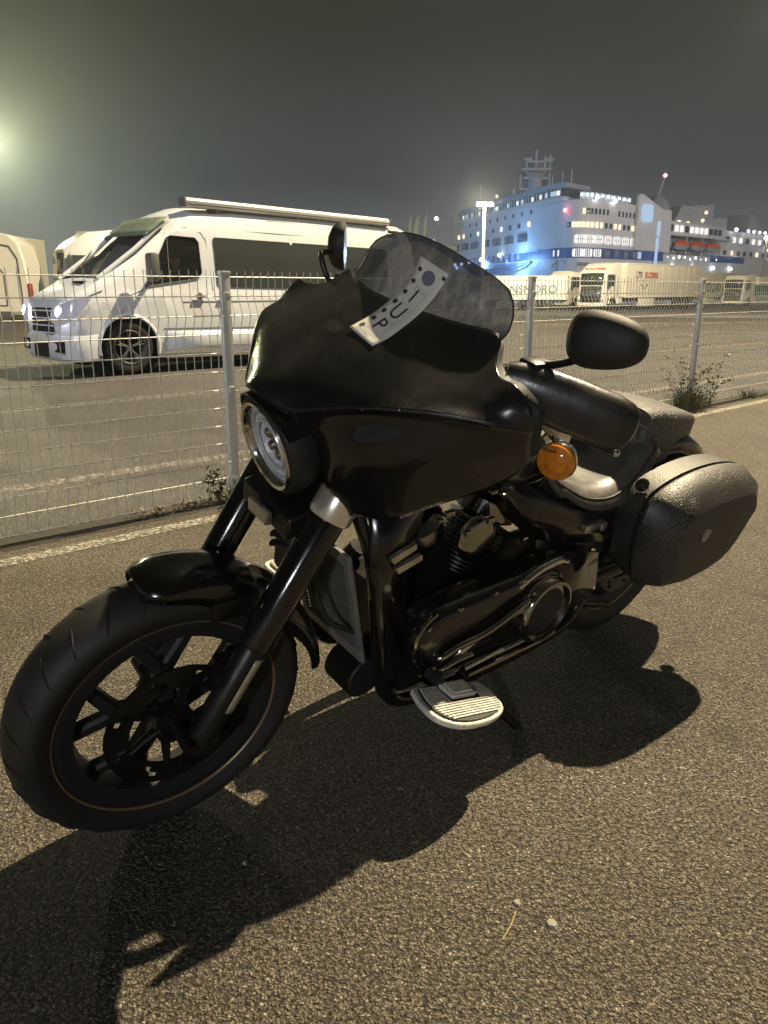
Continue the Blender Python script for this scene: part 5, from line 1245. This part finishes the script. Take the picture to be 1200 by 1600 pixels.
# bow-side window rows
for k in range(10): window(-26 - 56*k/9, 21.3, .95, 1.15, M['shipdark'])
for k in range(10): window(-27 - 61*k/9 if k < 8 else -82 - 5*(k-8), 18.3, 1.45, 1.35, M['winlit'] if k in (0, 8, 9) else (M['shipdark'] if k % 3 else M['winlit2']))
for k in range(7):
    s = -31 - 59*k/6; window(s, 14.9, 6.0, 2.2, M['shipdark'], 'saloon_window')
    for j in range(5): window(s - 2.4 + 1.2*j, 14.9, .12, 2.1, M['shipgrey'], 'window_bar', .10)
for k in range(14): window(-33 - 4.3*k, 9.95, 1.5, 1.9, M['shipgrey'], 'shutter', .2)
# mooring deck opening with blue light
mb = MB(); rows_t = []; 
def on(s, z, off=.25): p = plan(s) + nrm(s)*off; return (p.x, p.y, z + ZS)
poly = crv([(-24, 8.0), (-30, 6.7), (-40, 5.6), (-55, 5.1), (-72, 5.0)], 20) if False else None
op = [(-24, 8.1), (-27, 7.2), (-32, 6.4), (-40, 5.7), (-50, 5.3), (-62, 5.1), (-72, 5.1)]
mb = MB(); mb.grid([[on(s, z, .06), on(s, 8.35, .06)] for s, z in op]); mb.build('deck_opening', mat('blue lit recess', (0.20, 0.33, 0.60), 0.6, var=.3, vscale=.3), ship)
mb = MB(); mb.tube([on(s, z, .3) for s, z in op], .22, 6); mb.tube([on(-24, 8.4, .3), on(-72, 8.4, .3)], .2, 6); mb.build('opening_rim', M['shipwhite'], ship)
mb = MB(); mb.tube([on(-30, 7.5, .5), on(-72, 6.9, .5)], .25, 6); mb.tube([on(-30, 6.9, .5), on(-72, 6.4, .5)], .18, 6)
for k in range(16): s = -30 - 2.6*k; mb.tube([on(s, 7.5 - .014*(-s - 30), .5), on(s - 1.3, 6.9 - .012*(-s - 30), .5)], .12, 4)
mb.build('gangway', M['shipgrey'], ship)
def bulb(name, s, z, r, m_, off=.9, parent=None):
    p = plan(s) + nrm(s)*off; mb = MB(); mb.lathe([(r*math.sin(R(x)), -r*math.cos(R(x))) for x in (3, 45, 90, 135, 177)], (p.x, p.y, z + ZS), (0, 0, 1), 10); mb.build(name, m_, parent or ship)
for s, z in ((-46, 10.9), (-62, 10.1), (-73, 9.6), (-81, 9.3), (-88, 9.2), (-60, 7.3)): bulb('deck_lamp', s, z, .55, M['whiteglow'])
bulb('blue_deck_lamp', -58, 8.6, .9, M['blueglow'])
bulb('blue_deck_lamp', -86, 8.2, .6, M['blueglow'])
bulb('red_lamp', -4.5, 20.1, .5, M['redglow'])
# starboard/port side rows to the right of the corner
for k in range(15):
    s = 4 + 26.5*k/14
    if k in (7, 8): continue
    window(s, 19.9, .75, 1.35, M['winlit'] if k == 0 else M['shipdark'])
for k in range(17): window(-3 + 36*k/16, 16.7, 1.0, 1.3, M['shipdark'] if k in (0, 8, 9, 12, 13) else M['winlit'])
for k in range(7):
    s = 3 + 26.5*k/6; window(s, 13.25, 3.0, 1.95, M['winlit2'], 'saloon_window')
    for j in range(3): window(s - .95 + .95*j, 13.25, .14, 1.9, M['shipgrey'], 'window_bar', .10)
    window(s, 13.25, 2.9, .12, M['shipgrey'], 'window_bar', .10)
for k in range(7):
    s = 2 + 28*k/6; window(s, 9.95, 2.6, 1.9, M['winlit2'] if k < 3 else M['shipgrey'], 'saloon_window', .2)
    for j in range(3): window(s - .8 + .8*j, 9.95, .25, 1.9, M['shipblue'], 'window_bar', .26)
window(33, 9.95, 1.4, 1.8, M['wincool'], 'lit_window', .22)
for s in (-10, -7.5): window(s, 9.95, .5, 1.5, M['winlit2'], 'lit_window', .22)
# side fin (sloping screen) rising aft
mb = MB(); off = Vector((nrm(40).x, nrm(40).y, 0))
fin = [(29, 22.5), (29.5, 25.4), (31, 25.5), (47, 21.4), (48.5, 16.5), (48.5, 11.2), (45, 11.2), (45, 19), (29, 19)]
mb = MB(); mb.prism([(29, 18.5), (29.5, 25.3), (31, 25.5), (47.5, 21.2), (48.5, 18.0), (48.5, 11.2), (29, 11.2)], lambda u, v, d: tuple(dS*u + off*d + Vector((0, 0, v + ZS))), .10, .9); mb.build('side_fin', M['shipwhite'], ship)
for (s, z, wd, h) in ((33.5, 20.8, 5.0, 4.4), (41.2, 17.2, 1.4, 4.0), (41.0, 13.2, 1.4, 3.2), (41.0, 9.8, 1.2, 4.2)): window(s, z, wd, h, M['wincool'], 'stair_glazing', .95)
# top deck rails, funnels and mast
for s0, s1, z in ((2, 28, 23.6),):
    wall('sun_deck_screen', s0, s1, 22.5, z + .9, M['shipgrey'], -1.2, 12, thick=.3)
    for k in range(13): window(s0 + (s1 - s0)*k/12, z + .1, .22, 1.6, M['shipwhite'], 'rail_post', -1.0)
    for k in range(10): bulb('deck_lamp', s0 + 1 + (s1 - s0 - 2)*k/9, z + .2, .26, M['whiteglow'], -.7)
for s, z in ((17.5, 22.8), (9, 23.2)): bulb('deck_lamp', s, z, .5, M['whiteglow'], .6)
MP = plan(-38) - nrm(-38)*6
mb = MB(); mx, my_ = MP.x, MP.y
mb.lathe([(3.4, 26.5), (2.0, 29.5), (1.8, 31.5), (2.8, 32.6), (1.1, 33.4)], (mx, my_, ZS), (0, 0, 1), 10, cap=True)
for z, r in ((28.6, 4.6), (31.5, 3.4), (33.8, 4.2), (35.8, 2.6)): mb.rbox((mx - r, my_ - 1.2, ZS + z - .3), (mx + r, my_ + 1.2, ZS + z + .35), .1)
for x_, z0_, z1_ in ((-4.2, 29, 32.4), (4, 29, 33), (-2.6, 33, 37.0), (0, 33, 39), (2.6, 33, 37.4), (4.0, 33.8, 37.6), (-6, 26.5, 29), (6, 26.5, 29)): mb.tube([(mx + x_, my_, ZS + z0_), (mx + x_, my_, ZS + min(z1_, 40))], .34, 5)
mb.rbox((mx + 2.2, my_ - .5, ZS + 36.0), (mx + 4.8, my_ + .5, ZS + 36.8), .1); mb.rbox((mx - 3.4, my_ - .5, ZS + 36.2), (mx - 1.2, my_ + .5, ZS + 37.0), .1); mb.rbox((mx - 7, my_ - 1.5, ZS + 26.2), (mx + 7, my_ + 1.5, ZS + 27.2), .2)
mb.build('radar_mast', M['shipgrey'], ship)
for s in (-8, -14, -20): 
    p = plan(s) - nrm(s)*3; mb = MB(); mb.tube([(p.x, p.y, ZS + 26), (p.x, p.y, ZS + 30)], .10, 5); mb.build('aerial', M['shipwhite'], ship)
p = plan(-75) - nrm(-75)*3; mb = MB(); mb.tube([(p.x, p.y, ZS + 26), (p.x, p.y, ZS + 34)], .14, 5); mb.build('aerial', M['shipgrey'], ship)
bulb('red_lamp', -60, 29.0, .55, M['winlit'], -3)
# aft part beyond the lifeboats
wall('aft_house', 48.5, 92, 16.2, 20.2, M['shipwhite'], -2.0, 12, thick=8)
wall('boat_deck_back', 48.5, 92, 9.5, 16.3, M['shipgrey'], -5.0, 12, thick=4)
wall('promenade_roof', 48, 93, 16.0, 16.5, M['shipwhite'], .4, 12, thick=6)
for k in range(12): window(51 + 3.3*k, 18.3, 1.9, 1.8, M['winlit2'] if k in (2, 3, 5, 6, 7, 8) else M['shipdark'], 'window', -1.9)
for k in range(5): window(50 + 10.6*k, 13.2, .45, 5.6, M['shipwhite'], 'davit_frame', .2)
for k in range(12): bulb('deck_lamp', 50 + 3.6*k, 9.9 + random.uniform(-.3, .3), random.uniform(.25, .5), M['whiteglow'], -.2)
wall('blue_screen', 78, 104, 9.2, 11.2, M['shipblue'], .2, 8, thick=.3)
wall('rail', 49, LS, 10.6, 10.75, M['shipwhite'], .2, 12, thick=.15); wall('rail', 49, LS, 11.5, 11.62, M['shipwhite'], .2, 12, thick=.12)
for s in (53, 66, 80, 93): bulb('deck_lamp', s, 7.4, .45, M['whiteglow'], .6)
# funnel with a pointed cowl and its red beacon
fp_ = plan(54) - nrm(54)*7
mb = MB(); mb.lathe([(4.6, 18.5), (4.4, 22), (3.2, 25.5), (1.4, 27.3), (.3, 27.8)], (fp_.x, fp_.y, ZS), (0, 0, 1), 16, cap=True); mb.tube([(fp_.x, fp_.y, ZS + 27), (fp_.x + 1.6, fp_.y, ZS + 32.3)], [.5, .25], 6); mb.build('funnel', M['shipgrey'], ship)
mb = MB(); mb.lathe([(.1, -.6), (.7, 0), (.1, .6)], (fp_.x + 1.7, fp_.y, ZS + 32.9), (0, 0, 1), 8); mb.build('red_lamp', M['redglow'], ship)
# striped funnel casing
def stripes(name, s0, s1, z0, z1l, z1r, back, n):
    o0 = -nrm(70)*back
    mb = MB(); mb.prism([(s0, z0), (s0 + (s1 - s0)*.20, z1l), (s1, z1r), (s1, z0)], lambda u, v, d: tuple(dS*u + o0 - nrm(70)*d + Vector((0, 0, v + ZS))), 0, 8); fo = mb.build(name, M['shipgrey'], ship)
    for k in range(n):
        t = (k + .5)/n; z = z0 + (max(z1l, z1r) - z0)*t; a = s0 + (s1 - s0)*.20*min(1, (z - z0)/(z1l - z0)); 
        if z > z1l: a = s0 + (s1 - s0)*(.20 + .8*(z - z1l)/max(z1r - z1l, .01))
        mb = MB(); mb.prism([(a, z), (s1, z), (s1, z + .28), (a, z + .28)], lambda u, v, d: tuple(dS*u + o0 + nrm(70)*d + Vector((0, 0, v + ZS))), 0, .35); mb.build('louvre', M['shipwhite'], fo)
stripes('funnel_casing', 64, 92, 18.8, 25.5, 27.2, 7, 12)
stripes('funnel_casing', 92, 108, 19.5, 23.5, 24.0, 9, 7)
for s, z in ((84, 24.5), (82, 22.0), (72, 20.7), (60, 20.7), (66, 20.7)): bulb('deck_lamp', s, z, .6, M['winlit'], -5.5)
wall('stern_block', 92, LS, 9.2, 19.5, M['shipwhite'], -3.0, 12, thick=8)
wall('stern_tower', 118, 140, 19.5, 26.0, M['shipgrey'], -5.0, 4, thick=8)
for k in range(12): window(96 + 5.4*k, 16.8, 2.2, 1.7, M['winlit2'] if k % 3 else M['shipdark'], 'window', -2.9)
for k in range(12): window(95 + 5.4*k, 12.6, 1.6, 1.5, M['winlit'] if k % 4 == 1 else M['shipdark'], 'window', -2.9)
for k in range(14): bulb('deck_lamp', 94 + 4.9*k, random.choice((19.9, 14.4, 10.2)), random.uniform(.35, .6), M['whiteglow'], -1.5)
# hull marks
for z, s0, s1 in ((6.2, 4, 28), (3.0, -20, 46)): wall('rubbing_strake', s0, s1, z, z + .12, M['shipgrey'], .12, 16, thick=.2)
for a, b in (((-8, 8.2), (-8, 4.4)), ((-8, 4.4), (2, 4.4)), ((2, 4.4), (-5, 8.2)), ((-11, 6.5), (-8, 8.0))):
    mb = MB(); mb.tube([on(a[0], a[1], .15), on(b[0], b[1], .15)], .12, 4); mb.build('hull_seam', M['shipgrey'], ship)
for k in range(3): window(3 + 2.0*k, 7.2, .8, .9, M['shipgrey'], 'vent_grille', .1)
p = lambda x, y, z: tuple(plan(-12) + (plan(-2) - plan(-12)).normalized()*x + nrm(-8)*.9 + Vector((0, 0, 3.6 + y + ZS)))
text_obj('lettering', 'Tpo', 2.0, M['navytext'], p, ship)
p2 = lambda x, y, z: tuple(plan(2) + (plan(10) - plan(2)).normalized()*x + nrm(6)*.9 + Vector((0, 0, 3.2 + y + ZS)))
text_obj('lettering', 'SUA', 1.7, M['redtext'], p2, ship)
# lifeboats hang in the davits
def boat(s, label, m_=None):
    p_ = C0 + plan(s) + nrm(s)*1.0; o = empty('lifeboat', (p_.x, p_.y, 13.3), math.atan2(dS.y, dS.x)); tag(o, label, 'lifeboat', 'lifeboats along the ferry')
    rows = []
    for t in [k/14 for k in range(15)]:
        x = -4.7 + 9.4*t; f = math.sin(math.pi*min(max(t, .02), .98))**.45
        rows.append([(x, 1.7*f*c, -.1 + (1.7*f*s_ if s_ > 0 else 0)) for c, s_ in [(math.cos(R(a)), math.sin(R(a))) for a in range(0, 181, 20)]])
    mb = MB(); mb.grid(rows); mb.build('canopy', m_ or M['orange'], o)
    rows = [[(r[0][0], y*1.03, -.12 + z*(1.2*math.sin(math.pi*min(max(k/14, .03), .97))**.4)) for y, z in ((r[0][1], 0), (r[0][1]*.85, -.6), (0, -1), (-r[0][1]*.85, -.6), (-r[0][1], 0))] for k, r in enumerate(rows)]
    mb = MB(); mb.grid(rows); mb.build('hull', M['shipgrey'], o)
    mb = MB(); mb.rbox((-1.0, -.6, 1.1), (.8, .6, 1.7), .15); mb.build('wheelhouse', m_ or M['orange'], o)
boat(55.4, 'orange topped lifeboat hanging nearest the bow under the ferry promenade roof')
boat(66.0, 'orange topped lifeboat hanging in the middle of the ferry boat deck')
boat(76.6, 'orange topped lifeboat hanging nearest the stern above the blue deck screen')

# ================================================================== QUAY THINGS
# lamp mast
lp = at_depth(753, 64); lm = empty('lamp_mast', (lp.x, lp.y, gz(64) - .03)); tag(lm, 'tall pale lamp mast with lit floodlights standing in front of the ferry', 'lamp mast')
mb = MB(); mb.lathe([(.20, 0), (.17, 1), (.10, 8.1), (.10, 8.16)], (0, 0, 0), (0, 0, 1), 14, cap=True); mb.build('pole', M['galv'], lm)
mb = MB(); mb.tube([(-.6, 0, 8.05), (.6, 0, 8.05)], .06, 8); mb.build('cross_arm', M['galv'], lm)
for x in (-.48, 0, .48):
    mb = MB(); mb.rbox((x - .17, -.14, 7.92), (x + .17, .14, 8.14), .03); fl = mb.build('floodlight', M['trim'], lm)
    mb = MB(); mb.rbox((x - .15, -.22, 7.82), (x + .15, -.10, 8.04), .03); mb.build('lit_face', M['lampglow'], fl)
# flag poles, signal towers, far terminal building
for i, (x, y0, fl) in enumerate(((634, 336, 0), (643, 333, 1), (655, 332, 2), (666, 331, 1))):
    b = at_depth(x, 150); h = z_at(y0, 150) + 1.2
    o = empty('flag_pole', (b.x, b.y, -1.2)); tag(o, ['bare flag pole furthest left beyond the van roof', 'flag pole with a drooping pale flag, second from the left beyond the van roof', 'flag pole with the largest hanging pale flag beyond the van roof', 'rightmost flag pole with a short dull flag beyond the windscreen'][i], 'flag pole', 'flag poles by the terminal')
    mb = MB(); mb.tube([(0, 0, 0), (0, 0, h)], [.14, .08], 6); mb.build('pole', M['shipgrey'], o)
    if fl:
        mb = MB(); mb.grid([[(-.1, 0, h - .4), (-.15 - .2*fl, .1, h - .8)], [(-.1, 0, h - 1.8), (-.5*fl - .2, .2, h - 2.6)], [(-.12, 0, h - 3.0), (-.45*fl - .2, .1, h - 4.6)], [(-.12, 0, h - 3.6), (-.40*fl, .1, h - 5.0)]]); mb.build('flag', M['flagcloth'], o, solid=.03)
for i, (x, y0, lab) in enumerate(((676, 345, 'low lattice gantry with a lamp beside the flag poles'), (694, 340, 'taller lattice signal tower left of the ferry bow'))):
    b = at_depth(x, 150); h = z_at(y0, 150) + 1.2; wd = 1.0 if i == 0 else 1.15
    o = empty('lattice_tower', (b.x, b.y, -1.2)); tag(o, lab, 'tower')
    mb = MB()
    for sx_ in (-wd, wd):
        for sy in (-wd, wd): mb.tube([(sx_, sy, 0), (sx_, sy, h)], .10, 4)
    mb.build('leg', M['shipgrey'], o)
    mb = MB(); n = 7
    for k in range(n):
        z = h*k/n; z2 = h*(k+1)/n
        mb.tube([(-wd, -wd, z2), (wd, -wd, z2)], .08, 4); mb.tube([(-wd, -wd, z), (wd, -wd, z2)], .06, 4); mb.tube([(-wd, wd, z2), (-wd, -wd, z2)], .06, 4)
    mb.build('bracing', M['shipgrey'], o)
    if i: mb = MB(); mb.rbox((-wd - .3, -wd - .3, h*.62), (wd + .9, wd + .3, h*.66), .05); mb.build('platform', M['shipwhite'], o)
    mb = MB(); mb.lathe([(.02, -.35), (.35, 0), (.02, .35)], (.4, -wd, h + .3), (0, 0, 1), 8); mb.build('lamp', M['whiteglow'] if i == 0 else M['flagcloth'], o)
b = at_depth(664, 165); o = empty('terminal_building', (b.x, b.y, -1.5)); tag(o, 'low dim terminal building with pale eaves beyond the flag poles', 'building')
mb = MB(); mb.rbox((-4.5, 0, 0), (3.2, 12, 10.2), .2); mb.build('wall', M['bldg'], o); mb = MB(); mb.rbox((-5, -.5, 10.2), (3.6, 12.5, 10.8), .1); mb.build('roof', M['shipgrey'], o)
for k in range(3): mb = MB(); mb.rbox((-2.5 + 2*k, -.08, 8.6), (-1.2 + 2*k, .02, 9.6), .05); mb.build('window', M['shipdark'], o)
b = at_depth(676, 160); o = empty('quay_lamp', (b.x, b.y, -1.5)); tag(o, 'small pale blue lamp on a short mast below the lattice gantry', 'lamp')
mb = MB(); mb.tube([(0, 0, 0), (0, 0, 11.4)], .12, 6); mb.build('pole', M['shipgrey'], o); mb = MB(); mb.lathe([(.02, -.45), (.45, 0), (.02, .45)], (0, 0, 11.7), (0, 0, 1), 8); mb.build('lit_globe', M['wincool'], o)
b = at_depth(1188, 150); o = empty('quay_lamp', (b.x, b.y, -1.2)); tag(o, 'bright quay lamp mast near the right edge in front of the ferry stern', 'lamp')
mb = MB(); zz = z_at(372, 150) + 1.2; mb.tube([(0, 0, 0), (0, 0, zz - .4)], .18, 8); mb.build('pole', M['galv'], o); mb = MB(); mb.lathe([(.02, -.45), (.5, 0), (.02, .45)], (0, 0, zz), (0, 0, 1), 10); mb.build('lit_globe', M['lampglow'], o)
# bright yard lamp at the left edge of the picture
yl = along(-26, 222, 104.5); o = empty('yard_lamp_mast', (yl.x, yl.y, gz(104))); tag(o, 'tall yard lamp mast just outside the left edge whose glow fills the mist', 'lamp mast')
mb = MB(); mb.lathe([(.18, 0), (.16, 1), (.09, yl.z + .3)], (0, 0, 0), (0, 0, 1), 12, cap=True); mb.build('pole', M['galv'], o)
mb = MB(); mb.rbox((-.6, -.2, yl.z + 1.4), (.6, .2, yl.z + 1.7), .04); mb.build('lamp_head', M['trim'], o)

# ================================================================== PLANTS, LITTER
def bramble(base, label, n_st, hmax, seed, lean):
    rnd = random.Random(seed); o = empty('climbing_bramble', base); tag(o, label, 'plant')
    leaves = MB(); 
    for k in range(n_st):
        x = rnd.uniform(-.10, .10); pts = [Vector((x, rnd.uniform(-.06, .06), 0))]; d = Vector((rnd.uniform(-.35, .35) + lean*rnd.random(), rnd.uniform(-.08, .08), 1)).normalized(); h = hmax*rnd.uniform(.5, 1)
        n = 12
        for i in range(n):
            d = (d + Vector((rnd.uniform(-.16, .16) + (.10*math.copysign(1, d.x) if i > 6 else 0), rnd.uniform(-.05, .05), -.07 if i > 6 else .0))).normalized(); pts.append(pts[-1] + d*h/n)
            for j in range(rnd.choice((1, 2, 3))):
                c = pts[-1] + Vector((rnd.uniform(-.035, .035), rnd.uniform(-.03, .03), rnd.uniform(-.03, .03))); s = rnd.uniform(.011, .026)
                u = Vector((rnd.uniform(-1, 1), rnd.uniform(-1, 1), rnd.uniform(-.6, .6))).normalized(); v = u.cross(Vector((rnd.uniform(-1, 1), rnd.uniform(-1, 1), rnd.uniform(-1, 1)))).normalized(); w_ = u.cross(v)
                leaves.add([c - u*s, c + v*s*.5 + w_*s*.2, c + u*s, c - v*s*.5 + w_*s*.2], [(0, 1, 2, 3)])
        mb = MB(); mb.tube(pts, [.0028]*6 + [.0016]*(len(pts) - 6), 4); mb.build('stem', M['stem'], o)
    lo = leaves.build('leaves', M['leaf'], o); lo['kind'] = 'stuff'
bp_ = fp(2*SP - .12, .05); bramble(bp_, 'straggly climbing bramble on the fence left of the right hand post', 11, .72, 3, -.2)
bramble(fp(2*SP + .30, .04), 'shorter straggly bramble on the fence right of the right hand post', 7, .62, 5, .35)
bramble(fp(-.10, .03), 'small weed growing at the foot of the left fence post', 5, .26, 9, 0)
def tuft(name, label, c, n, h, spread, seed, m_=None):
    rnd = random.Random(seed); mb = MB()
    for k in range(n):
        a = rnd.uniform(0, 6.28); r = spread*rnd.random()**.7; b = Vector((r*math.cos(a), r*math.sin(a)*.6, 0)); tip = b*1.5 + Vector((rnd.uniform(-.06, .06), rnd.uniform(-.06, .06), h*rnd.uniform(.5, 1))); mid = b.lerp(tip, .5) + Vector((0, 0, h*.10)); s = Vector((math.cos(a + 1.5), math.sin(a + 1.5), 0))*rnd.uniform(.0015, .003)
        mb.add([b - s, b + s, mid + s*.8, mid - s*.8, tip], [(0, 1, 2, 3), (3, 2, 4)])
    o = mb.build(name, m_ or M['grass']); o.location = c; return tag(o, label, 'grass')
tuft('grass_tuft', 'thick tuft of grass at the foot of the right hand fence post', fp(2*SP - .12, .06), 520, .26, .20, 1)
tuft('grass_tuft', 'sparse low grass tuft beside the left fence post', fp(-.02, .06), 130, .12, .09, 2)
tuft('grass_tuft', 'short weeds along the fence foot further right', fp(2*SP + 1.3, .04), 120, .13, .22, 4)
rnd = random.Random(11); mb = MB()
for k in range(150):
    c = fp(rnd.uniform(-.62, .02), rnd.uniform(-.06, .06), rnd.uniform(.0, .035)); s = rnd.uniform(.008, .028); u = Vector((rnd.uniform(-1, 1), rnd.uniform(-1, 1), rnd.uniform(-.3, .5))).normalized(); v = u.cross(Vector((rnd.uniform(-.5, .5), rnd.uniform(-.5, .5), 1))).normalized()
    mb.add([c - u*s, c + v*s*.45, c + u*s + Vector((0, 0, s*.3)), c - v*s*.45], [(0, 1, 2, 3)])
tag(mb.build('leaf_litter', M['litter']), 'drift of dry leaves and bark at the fence foot left of the post', 'leaf litter', kind='stuff')
mb = MB()
for k in range(420):
    x = rnd.uniform(-3, 5); y = rnd.uniform(.7, 7); c = Vector((x, y, .0)); 
    if (c - F1).dot(FN) < .12: continue
    s = rnd.uniform(.0015, .0045)*(1 if rnd.random() < .93 else 2.2); q = [Vector((math.cos(a) * rnd.uniform(.7, 1.2), math.sin(a)*rnd.uniform(.7, 1.2), 0))*s for a in (0, 1.2, 2.5, 3.8, 5.1)]
    mb.add([c + p_ for p_ in q] + [c + Vector((0, 0, s*.8))], [(i, (i+1) % 5, 5) for i in range(5)])
tag(mb.build('loose_grit', M['pebble']), 'pale grit scattered over the asphalt around the motorcycle', 'grit', kind='stuff')
def ground_pt(x, y):
    r = px_ray(x, y); return EYE + r*(-EYE.z/r.z)
for i, (x, y, s, lab) in enumerate(((862, 1445, .014, 'small pale flat stone lying on the asphalt in the right foreground'), (808, 1412, .011, 'small greyish scrap lying just left of the pale stone in the foreground'), (757, 880, .0, ''))):
    if not s: continue
    c = ground_pt(x, y); mb = MB(); rnd2 = random.Random(i); q = [Vector((math.cos(a)*rnd2.uniform(.6, 1.1), math.sin(a)*rnd2.uniform(.7, 1.2), 0))*s for a in (0, .9, 1.8, 2.9, 3.9, 5.0)]
    mb.add([p_ for p_ in q] + [p_*.75 + Vector((0, 0, s*.45)) for p_ in q], [(5, 4, 3, 2, 1, 0), (6, 7, 8, 9, 10, 11)] + [(k, (k+1) % 6, 6 + (k+1) % 6, 6 + k) for k in range(6)])
    o = mb.build('stone', M['pebble']); o.location = c; tag(o, lab, 'stone')
for x0, y0, x1, y1, lab in ((381, 874, 404, 866, 'yellow straw lying on the asphalt between the fork legs and the fence'), (785, 1470, 806, 1425, 'thin dry stalk lying on the asphalt in the right foreground')):
    a, b = ground_pt(x0, y0), ground_pt(x1, y1); mb = MB(); mid = a.lerp(b, .5) + Vector((.004, 0, .004)); mb.tube([a + Vector((0, 0, .002)), mid, b + Vector((0, 0, .002))], .0014, 5); tag(mb.build('straw', M['straw']), lab, 'straw')
rnd = random.Random(21)
mb = MB()
for k in range(26):
    x = rnd.uniform(-1.5, 4.5); y = rnd.uniform(1.2, 7.5); c = Vector((x, y, .003))
    if (c - F1).dot(FN) < .15: continue
    s = rnd.uniform(.006, .016); u = Vector((rnd.uniform(-1, 1), rnd.uniform(-1, 1), 0)).normalized(); v = Vector((-u.y, u.x, .3)).normalized(); mb.add([c - u*s, c + v*s*.4, c + u*s + Vector((0, 0, s*.3)), c - v*s*.4 + Vector((0, 0, s*.25))], [(0, 1, 2, 3)])
tag(mb.build('leaf_litter', M['litter']), 'few tiny dry leaf scraps strewn across the open asphalt', 'leaf litter', kind='stuff')
# ================================================================== MIST
HZ = True
if HZ:
    hm_ = bpy.data.materials.new('mist'); hm_.use_nodes = True; n = hm_.node_tree; n.nodes.clear()
    vo = n.nodes.new('ShaderNodeVolumePrincipled'); vo.inputs['Color'].default_value = (0.80, 0.90, 1.0, 1); vo.inputs['Density'].default_value = 0.00118; vo.inputs['Anisotropy'].default_value = 0.74
    out = n.nodes.new('ShaderNodeOutputMaterial'); n.links.new(vo.outputs[0], out.inputs['Volume'])
    mb = MB(); mb.box((-120, -12, -5), (220, 420, 48)); tag(mb.build('haze', hm_), kind='stuff')
